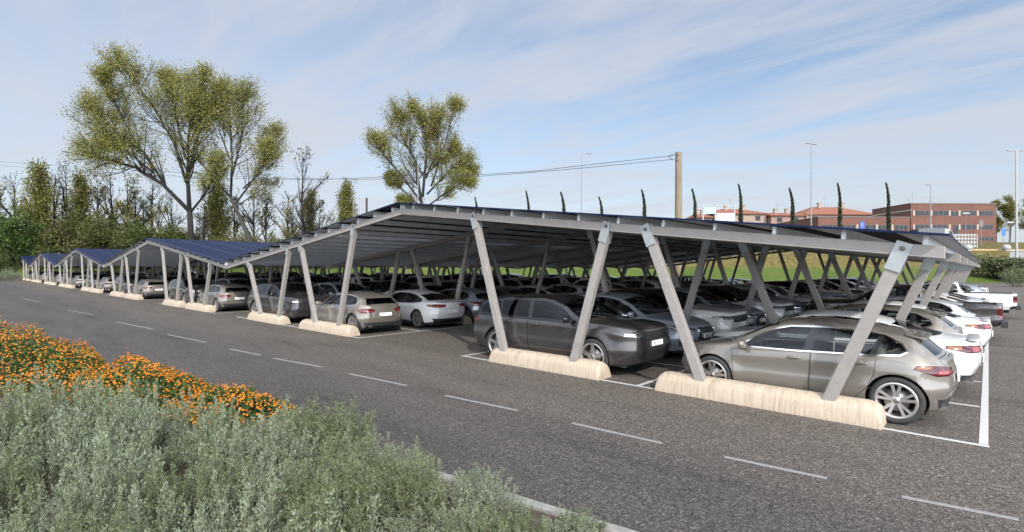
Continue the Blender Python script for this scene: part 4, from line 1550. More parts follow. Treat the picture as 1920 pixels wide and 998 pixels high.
leg_me, plate_me, bolt_me = [], [], []
for (xt, zt, xb, zb) in LEGS:
    d = Vector((xt - xb, 0, zt - zb)).normalized()
    s = Vector((d.z, 0, -d.x))
    zbot = top_z(xt) - RD
    k1 = (zbot + .02 - zb) / d.z
    p0 = Vector((xb, 0, zb)) - d * .22
    p1 = Vector((xb, 0, zb)) + d * k1
    # leg stops under the rafter, cut along its slope
    sg = -SL if xt > 0 else SL
    m = MB()
    c = []
    for sd in (-.085, .085):
        a = p0 + s * sd
        # intersect leg edge with rafter underside line z = zl(x)
        b0 = Vector((xb, 0, zb)) + s * sd
        t = (top_z(xt) - RD - .002 - sg * xt + sg * b0.x - b0.z) / (d.z - sg * d.x)
        b = b0 + d * t
        c.append((a, b))
    (a0, b0), (a1, b1) = c
    vs = []
    for y in (-.065, .065):
        vs += [(a0.x, y, a0.z), (a1.x, y, a1.z), (b1.x, y, b1.z), (b0.x, y, b0.z)]
    m.add(vs, [(0, 1, 2, 3), (7, 6, 5, 4), (0, 4, 5, 1), (1, 5, 6, 2), (2, 6, 7, 3), (3, 7, 4, 0)])
    leg_me.append(m.mesh('leg', M_STEEL, bevel=.012))
    t0 = (zbot - zb) / d.z
    e0, e1 = Vector((xb, 0, zb)) + d * (t0 - .22), Vector((xb, 0, zb)) + d * (t0 + .19)
    m = MB()
    for sy in (-1, 1):
        vs = []
        for y in (.073, .088):
            for p, w in ((e0 - s * .095, 0), (e0 + s * .095, 0), (e1 + s * .095, 0), (e1 - s * .095, 0)):
                vs.append((p.x, y * sy, p.z))
        m.add(vs, [(0, 1, 2, 3), (7, 6, 5, 4), (0, 4, 5, 1), (1, 5, 6, 2), (2, 6, 7, 3), (3, 7, 4, 0)])
    plate_me.append(m.mesh('gusset_plate', M_PLATE))
    q = Vector((xb, 0, zb)) + d * (t0 + .10)
    m = MB()
    m.lathe([(.001, -.105), (.028, -.103), (.034, -.088), (.034, .088), (.028, .103), (.001, .105)], 12, 'y', (q.x, 0, q.z))
    bolt_me.append(m.mesh('bolt', M_BOLT, smooth='auto'))

NSTEP, PITCH_ = 14, .93
canopy_names = ['its gable rising above the dark brown SUV', 'its blue roof seen side on', 'low gable beyond the side-on blue roof', 'fourth gable along the road', 'half gable at the far end of the lot']
for k in range(5):
    D = DEPTH[k]
    root = thing('solar_canopy', ['steel carport roofed with solar panels, ', 'steel solar carport, ', 'small looking solar carport, ', 'distant solar carport, ', 'farthest solar carport, '][k] + canopy_names[k], 'solar carport', (-PER * k, 0, 0), 0, 'gabled solar carports joined in a zigzag')
    x0, x1 = (-PER / 2, 11.86) if k == 0 else ((-.1, PER / 2) if k == 4 else (-PER / 2, PER / 2))
    rm = rafter_mesh(x0 + .003, x1 - .003)
    for fy in range(0, D + 1, 5):
        y = fy + .10
        link('rafter', rm, root, (0, y, 0))
        for i in range(8):
            if LEGS[i][0] < x0:
                continue
            lg = link('leg', leg_me[i], root, (0, y, 0))
            if fy <= 25 or k == 0:
                link('gusset_plate', plate_me[i], lg)
                if fy <= 10 and k < 3:
                    link('bolt', bolt_me[i], lg)
    # purlins stand on the rafters, panels lie on the purlins
    pm, qm = {}, {}
    for sgn in (1, -1):
        sl = math.atan(SL) * sgn
        m = MB()
        m.box((0, D / 2 + .15, .061), (.055, D + .24, .122), Matrix.Rotation(sl, 3, 'Y'))
        pm[sgn] = m.mesh('purlin', M_PURLIN)
        m = MB()
        w = .522
        rot = Matrix.Rotation(sl, 3, 'Y')
        ya, yb = -.16, D + .36
        cs = [rot @ Vector((x, y, z)) for z in (0, .032) for (x, y) in ((-w, ya), (w, ya), (w, yb), (-w, yb))]
        m.add(cs, [(4, 5, 6, 7), (0, 1, 5, 4), (1, 2, 6, 5), (2, 3, 7, 6), (3, 0, 4, 7)], 0)
        xm_ = -w + .50 if sgn > 0 else w - .30  # where the painted shade band meets the pale panel back
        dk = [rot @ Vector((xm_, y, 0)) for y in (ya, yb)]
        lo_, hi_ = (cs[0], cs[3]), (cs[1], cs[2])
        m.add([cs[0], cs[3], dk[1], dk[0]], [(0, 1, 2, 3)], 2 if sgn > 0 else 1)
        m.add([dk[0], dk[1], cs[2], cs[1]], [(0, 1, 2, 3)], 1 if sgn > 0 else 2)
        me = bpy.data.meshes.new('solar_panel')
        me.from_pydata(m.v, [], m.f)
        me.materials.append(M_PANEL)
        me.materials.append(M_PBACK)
        me.materials.append(M_PSHADE)
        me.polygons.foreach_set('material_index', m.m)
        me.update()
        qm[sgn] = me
    caps = []
    for sgn in (1, -1):
        if k == 4 and sgn < 0:
            continue
        lim = x1 if sgn > 0 else -x0
        for j in range(-1, 20):
            xp = .50 + j * PITCH_ if j >= 0 else .06
            if xp > lim - .12:
                break
            link('purlin', pm[sgn], root, (sgn * xp, 0, top_z(xp) + .002))
        xe = lim + .06 if k == 0 and sgn > 0 else lim - .06
        j = 0
        while xe - 1.06 * (j + 1) > -.1:
            xm = xe - 1.06 * (j + .5)
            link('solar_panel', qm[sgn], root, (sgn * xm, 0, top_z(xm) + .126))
            j += 1
        rest = xe - 1.06 * j
        caps.append(sgn * rest)
    # narrow cut panels close the ridge
    for c in caps:
        if abs(c) < .03:
            continue
        m = MB()
        z0, z1 = top_z(0) + .126, top_z(c) + .126
        for (ya, yb) in ((-.16, D + .36),):
            m.add([(0, ya, z0), (c, ya, z1), (c, yb, z1), (0, yb, z0), (0, ya, z0 + .032), (c, ya, z1 + .032), (c, yb, z1 + .032), (0, yb, z0 + .032)],
                  [(0, 3, 2, 1), (4, 5, 6, 7), (0, 1, 5, 4), (2, 3, 7, 6)])
        m.build('ridge_panel', M_PANEL, root)

# footing blocks
bm_ = MB()


def footing_mesh(L):
    """half-round topped block with softened ends"""
    w, h = .235, .34
    prof = [(-w, 0), (-w, .07)]
    for t in np.linspace(0, math.pi, 13):
        prof.append((-(w - .015) * math.cos(t), .12 + (h - .12) * math.sin(t) ** .8))
    prof += [(w, .07), (w, 0)]
    vs, fs = [], []
    n = len(prof)
    ends = [(0, .60, 0.0), (.02, .80, 0), (.07, .93, 0), (.16, 1.0, 0), (L / 2, 1, 0), (L - .16, 1, 0), (L - .07, .93, 0), (L - .02, .80, 0), (L, .60, 0)]
    for x, s, _ in ends:
        lo = max(0, 1 - (1 - s) * .28)
        for (y, z) in prof:
            vs.append((x - L / 2 - .02 * (1 - min(1, z / h)) * (1 if x > L / 2 else -1) * -1, y * (1 - (1 - s) * .45 * (z / h)), z * (1 - (1 - s) * (z / h) * .8)))
    for i in range(len(ends) - 1):
        for j in range(n - 1):
            fs.append((i * n + j, i * n + j + 1, (i + 1) * n + j + 1, (i + 1) * n + j))
    fs.append(tuple(range(n)))
    fs.append(tuple((len(ends) - 1) * n + j for j in range(n - 1, -1, -1)))
    m = MB()
    m.add(vs, fs)
    return m.mesh('footing_block', M_STONE, smooth='auto')


foot_me = [footing_mesh(b - a) for a, b in BLOCKS]
row = 0
for k in range(5):
    for i, (a, b) in enumerate(BLOCKS):
        if k == 4 and i > 1:
            continue
        row += 1
        for n, fy in enumerate(range(0, DEPTH[k] + 1, 5)):
            if n > 2 and k > 0:
                continue
            o = link('footing_block', foot_me[i], None, (-PER * k + (a + b) / 2, fy + .20, .0))
            tag(o, f'cream streaked stone footing block, {ORD[n + 1]} from the road in {ORD[row]} block row from the right', 'footing block', 'footing blocks under the carport legs')

# ------------------------------------------------------------------ parked cars
PAINTS = {
    'beige': paint('paint_beige', (.150, .134, .112), .30), 'white': paint('paint_white', (.56, .555, .54)), 'dark brown': paint('paint_dark', (.030, .026, .025), .3),
    'slate grey': paint('paint_slate', (.20, .228, .258), .35), 'silver': paint('paint_silver', (.46, .475, .49), .3), 'charcoal': paint('paint_charcoal', (.07, .075, .083), .3),
    'light grey': paint('paint_light_grey', (.50, .51, .52), .15),
}
H_, S_, U_, X_, P_ = 'hatchback', 'sedan', 'suv', 'crossover', 'pickup_truck'
ROWS = {
    0: [(H_, 'beige'), (S_, 'white'), (H_, 'beige'), (S_, 'white'), (H_, 'silver'), (P_, 'dark brown'), (S_, 'white'), (S_, 'white'), (S_, 'slate grey'), (P_, 'white'), (S_, 'white'), (X_, 'slate grey'), (H_, 'beige'), (S_, 'white'), (H_, 'beige'), (S_, 'white')],
    1: [(U_, 'dark brown'), (X_, 'slate grey'), (U_, 'white'), (X_, 'slate grey'), (U_, 'light grey'), (X_, 'slate grey'), (X_, 'silver'), (H_, 'white'), (U_, 'slate grey'), (X_, 'silver'), (U_, 'dark brown'), (H_, 'white'), (U_, 'light grey'), (S_, 'white'), (X_, 'slate grey'), (U_, 'white')],
    2: [(H_, 'beige'), (S_, 'white'), (H_, 'slate grey'), (S_, 'charcoal'), (S_, 'white'), (H_, 'silver'), (P_, 'white'), (S_, 'white'), (X_, 'white'), (H_, 'beige'), (S_, 'silver'), (P_, 'white'), (S_, 'white'), (H_, 'white'), (S_, 'silver'), (H_, 'white')],
    3: [(U_, 'dark brown'), (X_, 'slate grey'), (U_, 'light grey'), (S_, 'silver'), (X_, 'slate grey'), (U_, 'white'), (X_, 'silver'), (U_, 'white'), (P_, 'white'), (X_, 'charcoal'), (U_, 'silver'), (S_, 'white'), (X_, 'white'), (U_, 'white'), (S_, 'white'), (X_, 'silver')],
}
XC = [(9.92, 180), (4.78, 0), (-4.62, 180), (-9.85, 0)]
KW = {H_: 'hatchback', S_: 'sedan', U_: 'SUV', X_: 'crossover', P_: 'pickup truck'}
rc = np.random.default_rng(21)
for k in range(5):
    for r in range(4):
        if k == 4 and r > 1:
            continue
        rown = 4 * k + r + 1
        n = int(DEPTH[k] / 2.5)
        seq = list(ROWS[r])
        if k >= 1:
            tail = seq[2:]
            rc.shuffle(tail)
            seq = seq[:2] + [tuple(t) for t in tail]
            seq = [(a, 'white' if n_ > 2 and c in ('charcoal', 'dark brown') and rc.uniform() < .75 else c) for n_, (a, c) in enumerate(seq)]
        for i in range(n):
            kind, colr = seq[i % len(seq)]
            dx, dy, da = rc.uniform(-.12, .12), rc.uniform(-.09, .09), rc.uniform(-.9, .9)
            if i == 0:
                dx *= .3
                dy *= .3
                da *= .3
            if kind == P_:
                dx = (.05 if i < 8 else .65) if (k == 0 and r == 0) else (.3 if r in (0, 2) else -.3)
            det = (k == 0 and (i < (10 if r == 0 else 7 if r == 1 else 5))) or (k == 1 and i < 2 and r < 4)
            place_car(kind, PARTS[kind], WHOLE[kind], (-PER * k + XC[r][0] + dx, 1.27 + 2.5 * i + dy, 0), R(XC[r][1] + da),
                      f'{colr} {KW[kind]}, {ORD[i + 1]} from the road in {ORD[rown]} parking row from the right',
                      {'hatchback': 'car', 'sedan': 'car', 'suv': 'car', 'crossover': 'car', 'pickup_truck': 'pickup truck'}[kind], 'cars parked under the solar carports', PAINTS[colr], det)
# ------------------------------------------------------------------ foliage
L_OLIVE = leaf_mat('poplar_leaf', [(0.089, 0.091, 0.017), (0.137, 0.137, 0.027), (0.180, 0.170, 0.033), (0.197, 0.163, 0.042), (0.149, 0.163, 0.037), (0.219, 0.202, 0.048)], trans=.35)
L_OLIVE2 = leaf_mat('spring_leaf', [(0.082, 0.090, 0.019), (0.129, 0.132, 0.030), (0.170, 0.148, 0.038), (0.117, 0.117, 0.033)], trans=.35)
L_GREEN = leaf_mat('green_leaf', [(.038, .052, .012), (.055, .075, .016), (.075, .09, .02), (.045, .06, .016)], trans=.3)
L_BRIGHT = leaf_mat('bright_leaf', [(.032, .060, .012), (.05, .085, .018), (.075, .115, .026), (.04, .07, .014)], trans=.3)
L_WOOD = leaf_mat('wood_leaf', [(0.060, 0.070, 0.020), (0.100, 0.108, 0.025), (0.133, 0.121, 0.036), (0.113, 0.083, 0.032), (0.074, 0.102, 0.025)], trans=.3)
L_THICK = leaf_mat('thicket_leaf', [(0.048, 0.053, 0.017), (0.076, 0.079, 0.022), (0.117, 0.099, 0.036), (0.083, 0.059, 0.028), (0.062, 0.085, 0.022)], trans=.25)
L_CYP = leaf_mat('cypress_leaf', [(.010, .018, .007), (.018, .028, .010), (.03, .035, .014)], trans=.1)
L_SAGE = leaf_mat('sage_leaf', [(0.125, 0.161, 0.096), (0.193, 0.230, 0.152), (0.240, 0.274, 0.199), (0.299, 0.339, 0.259), (0.162, 0.198, 0.104), (0.205, 0.230, 0.121)], rough=.7, trans=.25, tscale=1.0)
L_SAGE2 = leaf_mat('sage_leaf_green', [(0.079, 0.108, 0.045), (0.120, 0.153, 0.066), (0.158, 0.187, 0.096), (0.194, 0.221, 0.145), (0.099, 0.131, 0.053)], rough=.7, trans=.25, tscale=1.0)
L_LANT = leaf_mat('lantana_leaf', [(0.031, 0.063, 0.014), (0.056, 0.105, 0.020), (0.091, 0.140, 0.028), (0.070, 0.084, 0.028)], trans=.25)
L_FLOW = leaf_mat('lantana_flower', [(0.445, 0.121, 0.007), (0.530, 0.194, 0.010), (0.564, 0.250, 0.018), (0.496, 0.162, 0.010), (0.385, 0.072, 0.009)], rough=.6, trans=.2, tscale=1.0)
L_SHRUB = leaf_mat('shrub_leaf', [(0.039, 0.055, 0.018), (0.066, 0.083, 0.031), (0.111, 0.122, 0.055), (0.177, 0.177, 0.099)], trans=.15)
M_BARK = simple('dark_bark', (.009, .0075, .0065), .95, var=.4, scale=3)
M_BARK2 = simple('grey_bark', (.030, .026, .022), .95, var=.4, scale=3)
M_STEM = simple('pale_stem', (.10, .095, .06), .9, var=.3)


def rotz(v, a):
    c, s = math.cos(a), math.sin(a)
    return Vector((v.x * c - v.y * s, v.x * s + v.y * c, v.z))


def side_dir(rng, d, ang):
    """a direction that leaves d at angle ang (radians) to a random side"""
    a = d.cross(Vector(rng.normal(size=3)))
    if a.length < 1e-3:
        a = d.cross(Vector((1, .3, .2)))
    a.normalize()
    return (d * math.cos(ang) + a * math.sin(ang)).normalized()


def limb_path(rng, p, d, length, n=5, wob=.16, up=.05):
    pts = [p.copy()]
    d = d.copy()
    for i in range(n):
        d = (d + Vector(rng.normal(size=3)) * wob + Vector((0, 0, up))).normalized()
        pts.append(pts[-1] + d * (length / n))
    return pts


def along(pts, t):
    f = t * (len(pts) - 1)
    i = min(int(f), len(pts) - 2)
    k = f - i
    return pts[i].lerp(pts[i + 1], k), (pts[i + 1] - pts[i]).normalized()


def tree_meshes(rng, limbs, sub=7, subl=.38, twig=5, twigl=.42, leafn=14, leafl=.5, leafw=.36, clump=.8, bark=None, leafm=None, t0=.35, up=.10, twig_r=.03, depth_k=1.0, thin=1.0, tmax=1.0, tap=.65):
    """limbs: list of (points, radii, sub-branch share). Grows branches and twigs on them and clumps of leaves on the twigs"""
    wood = MB()
    cen, alo = [], []
    for pts, rad, share in limbs:
        pts = [Vector(p) for p in pts]
        rad = [r * thin for r in rad]
        wood.tube(pts, rad, 7)
        L = sum((pts[i + 1] - pts[i]).length for i in range(len(pts) - 1))
        for _ in range(int(round(sub * share))):
            t = t0 + (tmax - t0) * rng.uniform(0, 1) ** .8
            p, d = along(pts, t)
            d2 = side_dir(rng, d, rng.uniform(.45, 1.0))
            d2.y *= depth_k
            sl = L * subl * rng.uniform(.5, 1.1) * (1.25 - tap * t)
            sp_ = limb_path(rng, p, d2, sl, 5, .15, up)
            r0_ = np.interp(t * (len(pts) - 1), range(len(pts)), rad) * .5
            wood.tube(sp_, [max(twig_r, r0_ * (1 - .8 * i / 5)) for i in range(6)], 5, cap=False)
            for _ in range(twig):
                tt = rng.uniform(.25, 1)
                q, e = along(sp_, tt)
                e2 = side_dir(rng, e, rng.uniform(.3, .95))
                tl = sl * twigl * rng.uniform(.5, 1.2)
                tp = limb_path(rng, q, e2, tl, 3, .2, up)
                wood.tube(tp, [twig_r, twig_r * .8, twig_r * .6, twig_r * .35], 3, cap=False)
                nl = rng.poisson(leafn)
                if nl:
                    f = rng.uniform(.15, 1.1, nl)
                    base = np.array([tuple(along(tp, min(1, a))[0]) for a in f])
                    cen.append(base + rng.normal(size=(nl, 3)) * clump * .5)
                    alo.append(np.tile(np.array(e2), (nl, 1)))
        # leader tip carries leaves too
    wm = wood.mesh('trunk', bark, smooth=True)
    lm = None
    if cen:
        v, q = leaves(np.concatenate(cen), leafl, leafw, rng, np.concatenate(alo), 1.1)
        lm = fast_mesh('crown', v, q, leafm)
    return wm, lm


def plant(name, label, cat, wm, lm, loc, rz=0.0, group=None, scale=(1, 1, 1), trunk='trunk', crown='crown'):
    r = thing(name, label, cat, loc, rz, group)
    r.scale = scale
    if wm:
        link(trunk, wm, r)
    if lm:
        link(crown, lm, r)
    return r


def base_at(px, Z):
    p = at(px, Z)
    return (p[0], p[1], float(height(p[0], p[1])) - .1)


def px_limb(pts, px0, Z, base_z, dep=0.0, depth=None):
    """photo-surveyed limb points (column, row) to tree-local metres"""
    out = []
    for i, (u, v) in enumerate(pts):
        y = 0 if depth is None else depth * i / (len(pts) - 1)
        out.append(((u - px0) / FPX * Z, y + dep, zpx(v, Z) - base_z))
    return out


# the two old poplars and the third one, each limb surveyed from the photograph
Zt = 117
bz = base_at(360, Zt)[2]
g = np.random.default_rng(3)
PL = lambda pts, dp=0: px_limb(pts, 358, Zt, bz, 0, dp)
limbs = [
    (PL([(360, 505), (358, 450), (355, 398)]), [1.15, .95, .85], 0),
    (PL([(355, 400), (349, 340), (347, 260), (350, 202), (356, 124)], 2), [.75, .6, .42, .28, .1], 1.5),
    (PL([(349, 345), (330, 270), (300, 212), (262, 152), (232, 130)], -4), [.5, .42, .3, .18, .08], 1.35),
    (PL([(347, 300), (322, 227), (300, 162), (290, 124)], 5), [.42, .3, .2, .08], 1.2),
    (PL([(355, 398), (308, 348), (262, 318), (200, 302), (138, 292)], -3), [.7, .58, .42, .28, .1], 1.4),
    (PL([(308, 348), (262, 285), (205, 247), (160, 207), (128, 190)], 4), [.5, .4, .3, .2, .08], 1.5),
    (PL([(285, 325), (235, 290), (180, 265), (150, 262)], 6), [.35, .28, .2, .08], .9),
    (PL([(262, 285), (245, 237), (228, 182), (222, 152)], -6), [.35, .28, .18, .08], 1.1),
    (PL([(355, 402), (385, 372), (412, 335), (425, 290)], -3), [.42, .34, .24, .1], .8),
    (PL([(349, 330), (372, 260), (385, 202), (380, 130)], -2), [.45, .34, .22, .08], 1.2),
    (PL([(347, 280), (362, 232), (375, 177), (392, 147)], 6), [.35, .28, .18, .08], .9),
]
wm, lm = tree_meshes(g, limbs, sub=30, subl=.40, twig=8, twigl=.45, leafn=27, leafl=.30, leafw=.20, clump=1.35, bark=M_BARK, leafm=L_OLIVE, t0=.2, up=.16, twig_r=.04, thin=.68, tmax=.88, tap=1.02)
plant('poplar_tree', 'great spreading poplar with a dark forked trunk, broadest crown of all', 'tree', wm, lm, base_at(358, Zt), YAW)
bz = base_at(472, 119)[2]
PL = lambda pts, dp=0: px_limb(pts, 472, 119, bz, 0, dp)
limbs = [
    (PL([(476, 500), (470, 455), (450, 410), (432, 372)]), [.85, .75, .65, .55], 0),
    (PL([(432, 372), (395, 325), (362, 285), (335, 255)], -3), [.42, .34, .22, .1], .5),
    (PL([(432, 372), (432, 310), (428, 250), (415, 190), (410, 148)], 2), [.45, .36, .26, .17, .08], 1.5),
    (PL([(432, 340), (455, 270), (462, 210), (468, 162)], -3), [.36, .28, .18, .08], 1.5),
    (PL([(440, 385), (475, 330), (500, 275), (505, 225)], 3), [.36, .28, .2, .08], 1.5),
    (PL([(455, 355), (490, 330), (512, 300), (518, 270)], -4), [.26, .2, .14, .07], 1.0),
    (PL([(440, 390), (470, 365), (492, 345), (508, 335)], 4), [.22, .18, .12, .06], .6),
    (PL([(430, 300), (400, 240), (392, 185)], 4), [.28, .18, .08], .8),
]
wm, lm = tree_meshes(g, limbs, sub=24, subl=.42, twig=8, twigl=.45, leafn=20, leafl=.29, leafw=.19, clump=1.25, bark=M_BARK2, leafm=L_OLIVE, t0=.15, up=.16, twig_r=.04, thin=.68, tmax=.88, tap=1.02)
plant('poplar_tree', 'poplar with a bare leaning trunk, beside the great spreading poplar', 'tree', wm, lm, base_at(472, 119), YAW)
bz = base_at(790, 118)[2]
PL = lambda pts, dp=0: px_limb(pts, 790, 118, bz, 0, dp)
limbs = [
    (PL([(790, 505), (788, 440), (790, 380)]), [.8, .7, .6], 0),
    (PL([(790, 382), (776, 300), (748, 248), (738, 188)], 2), [.5, .4, .25, .07], 1.1),
    (PL([(792, 370), (800, 290), (795, 235), (770, 195)], -2), [.48, .36, .24, .07], 1.2),
    (PL([(798, 335), (818, 280), (816, 230), (820, 200)], 3), [.36, .28, .18, .07], .9),
    (PL([(808, 350), (835, 270), (848, 220), (852, 202)], -2), [.34, .26, .15, .05], .6),
    (PL([(790, 380), (745, 320), (715, 285), (700, 262)], -2), [.36, .28, .2, .08], .9),
    (PL([(790, 390), (752, 355), (732, 340), (724, 330)], 3), [.3, .24, .16, .08], 1.1),
    (PL([(800, 365), (845, 315), (872, 308), (888, 322)], 2), [.34, .26, .18, .08], 1.2),
    (PL([(798, 390), (840, 360), (868, 345), (884, 345)], -3), [.28, .22, .15, .07], 1.1),
    (PL([(792, 395), (765, 378), (745, 375)], 2), [.24, .18, .1], .7),
    (PL([(796, 330), (830, 295), (858, 268)], 2), [.26, .18, .08], .9),
]
wm, lm = tree_meshes(g, limbs, sub=36, subl=.40, twig=8, twigl=.45, leafn=20, leafl=.28, leafw=.19, clump=1.0, bark=M_BARK2, leafm=L_OLIVE, t0=.1, up=.16, twig_r=.04, thin=.7, tmax=.88, tap=1.0)
plant('poplar_tree', 'lone open crowned poplar rising behind the nearest carport ridge', 'tree', wm, lm, base_at(790, 118), YAW)

# ---- the wood behind: unit-height kinds, copied
def column_meshes(rng, leafm, n=9000, wid=.10, bare=.08):
    wood = MB()
    wood.tube([(0, 0, 0), (.004, 0, .5), (0, 0, .96)], [.018, .010, .003], 6)
    cen, al = [], []
    for i in range(46):
        h = rng.uniform(.10, .93)
        a = rng.uniform(0, 6.28)
        r = wid * (math.sin(math.pi * min(1, max(0, (h - .05) / .98)) ** .75) ** .7) * rng.uniform(.7, 1.1)
        p = Vector((0, 0, h * .82))
        q = Vector((math.cos(a) * r, math.sin(a) * r, h * .82 + .14))
        m_ = p.lerp(q, .5) + Vector((0, 0, -.02))
        wood.tube([p, m_, q], [.005, .003, .001], 4, cap=False)
        k = n // 46
        t = rng.uniform(.2, 1.08, (k, 1))
        cen.append(np.array(p) * (1 - t) + np.array(q) * t + rng.normal(size=(k, 3)) * np.array([.020, .020, .03]))
        al.append(np.tile(np.array((q - p).normalized()), (k, 1)))
    v, q = leaves(np.concatenate(cen), .016, .011, rng, np.concatenate(al), 1.3)
    return wood.mesh('trunk', M_BARK2, smooth=True), fast_mesh('crown', v, q, leafm)


def slim_meshes(rng, leafm, leafn, wid=.17, dens=1.0):
    lean = rng.uniform(-.04, .04)
    tr = [(0, 0, 0), (lean * .5, .0, .3), (lean, .01, .6), (lean * .6, 0, .97)]
    limbs = [(tr, [.017, .013, .009, .002], 2.4)]
    for i in range(4):
        h = rng.uniform(.25, .6)
        a = rng.uniform(0, 6.28)
        p = Vector((lean * h, 0, h))
        d = Vector((math.cos(a) * wid, math.sin(a) * wid, .30))
        limbs.append(([p, p + d * .5 + Vector((0, 0, .03)), p + d * rng.uniform(.8, 1.2)], [.008, .006, .002], 1))
    return tree_meshes(rng, limbs, sub=int(9 * dens), subl=.26, twig=5, twigl=.5, leafn=leafn, leafl=.022, leafw=.016, clump=.04, bark=M_BARK, leafm=leafm, t0=.3, up=.12, twig_r=.0016)


def bush_meshes(rng, leafm, n=3000, ll=.055, spr=0):
    wood = MB()
    cen = []
    lob = [(rng.uniform(-.36, .36), rng.uniform(-.3, .3), rng.uniform(.22, .74), rng.uniform(.15, .30)) for _ in range(11)]
    for (a, b, c, r) in lob:
        wood.tube([(a * .2, b * .2, 0), (a * .6, b * .6, c * .5), (a, b, c)], [.02, .012, .004], 4, cap=False)
        k = n // 11
        d = unit(rng.normal(size=(k, 3)))
        cen.append(np.array([a, b, c]) + d * r * rng.uniform(.2, 1.1, (k, 1)) ** .6 * np.array([1, 1, .95]))
    for i in range(spr):
        a, b, c = rng.uniform(-.42, .42), rng.uniform(-.3, .3), rng.uniform(.7, 1.12)
        p, q = Vector((a * .5, b * .5, .1)), Vector((a, b, c))
        wood.tube([p, p.lerp(q, .6) + Vector((0, 0, .04)), q], [.008, .005, .0015], 4, cap=False)
        k = n // 70
        t = rng.uniform(.4, 1.05, (k, 1))
        cen.append(np.array(p) * (1 - t) + np.array(q) * t + rng.normal(size=(k, 3)) * .035)
    c = np.concatenate(cen)
    c[:, 2] = np.abs(c[:, 2])
    v, q = leaves(c, ll, ll * .66, rng)
    return wood.mesh('stems', M_BARK, smooth=True), fast_mesh('crown', v, q, leafm)


COLS = [column_meshes(np.random.default_rng(s), m) for s, m in ((1, L_OLIVE2), (2, L_WOOD))]
SLIM = [slim_meshes(np.random.default_rng(s), m, n, .12, .9) for s, m, n in ((4, L_WOOD, 2.4), (5, L_OLIVE, 2.4), (6, L_OLIVE2, 2.6), (8, L_OLIVE, 2.4))]
BARE = [slim_meshes(np.random.default_rng(s), L_WOOD, 0.35, .26, 1.5) for s in (10, 12, 13)]
BUSH = [bush_meshes(np.random.default_rng(s), m, 6500, .034, 16) for s, m in ((20, L_THICK), (21, L_GREEN), (22, L_THICK), (23, L_WOOD))]
rw_ = np.random.default_rng(30)


def stand(kind, items, labelf, cat, group, sets, widf=1.0):
    items = sorted(items)
    for n, (px, top, Z) in enumerate(items):
        loc = base_at(px, Z)
        h = zpx(top, Z) - loc[2]
        wm, lm = sets[n % len(sets)]
        s = h * widf * rw_.uniform(.9, 1.12)
        plant(kind, labelf(n + 1), cat, wm, lm, loc, rw_.uniform(0, 6.28), group, (s, s, h), crown='crown')


stand('columnar_poplar', [(70, 290, 118), (150, 312, 124), (648, 327, 125), (408, 330, 126), (582, 345, 130)],
      lambda n: f'narrow columnar poplar, {ORD[n]} of its kind from the left, in the wood behind the carports', 'tree', 'columnar poplars in the wood', COLS, 1.08)
stand('slender_tree', [(182, 335, 124), (140, 352, 127), (236, 332, 125), (300, 372, 124), (395, 378, 126), (440, 365, 130), (498, 352, 126), (548, 372, 122), (-6, 335, 126), (620, 402, 128), (270, 372, 128)],
      lambda n: f'slender half leafed tree, {ORD[n]} of the slender ones from the left in the wood', 'tree', 'slender trees in the wood', SLIM, .85)
stand('bare_tree', [(568, 290, 119), (20, 335, 121), (105, 325, 126), (118, 318, 129), (200, 330, 128), (290, 335, 131), (316, 365, 126), (420, 350, 131), (385, 380, 122), (475, 360, 128), (540, 360, 130), (602, 390, 126), (250, 350, 131)],
      lambda n: f'almost leafless dark tree, {ORD[n]} of the bare ones from the left in the wood', 'tree', 'bare trees in the wood', BARE, 1.0)
bl = []
for px in list(range(52, 640, 27)) + list(range(65, 640, 41)):
    bl.append((px + rw_.uniform(-9, 9), rw_.uniform(402, 456) + (22 if px > 335 else 0), rw_.uniform(116, 128)))
bl += [(668, 462, 122), (700, 465, 122), (735, 462, 120)]
stand('thicket_bush', bl, lambda n: 'rounded wild bush crowded among others under the trees of the wood', 'bush', 'bushes under the wood', BUSH, 1.25)

# bright young tree and grey bush at the far end of the road
g = np.random.default_rng(44)
lb = [([(0, 0, 0), (.05, 0, 1.6), (0, .1, 3.2)], [.16, .13, .1], 0)]
for i in range(9):
    a = i * .7
    d = Vector((math.cos(a) * 2.2, math.sin(a) * 2.2, 3.8 + 1.5 * (i % 3)))
    p = Vector((0, 0, 1.4 + .22 * i))
    lb.append(([p, p + d * .45 + Vector((0, 0, -.2)), p + d], [.09, .06, .02], 1))
wm, lm = tree_meshes(g, lb, sub=9, subl=.42, twig=6, twigl=.5, leafn=13, leafl=.36, leafw=.27, clump=.55, bark=M_BARK2, leafm=L_BRIGHT, t0=.1, up=.06, twig_r=.02)
plant('young_tree', 'bright green bushy young tree at the far end of the road', 'tree', wm, lm, base_at(27, 93), 1.0, None, (1.08, 1.08, 1.14))
plant('green_bush', 'bright green bush low beside the young tree', 'bush', BUSH[1][0], BUSH[1][1], base_at(-4, 90), .4, None, (6, 6, 5.2))


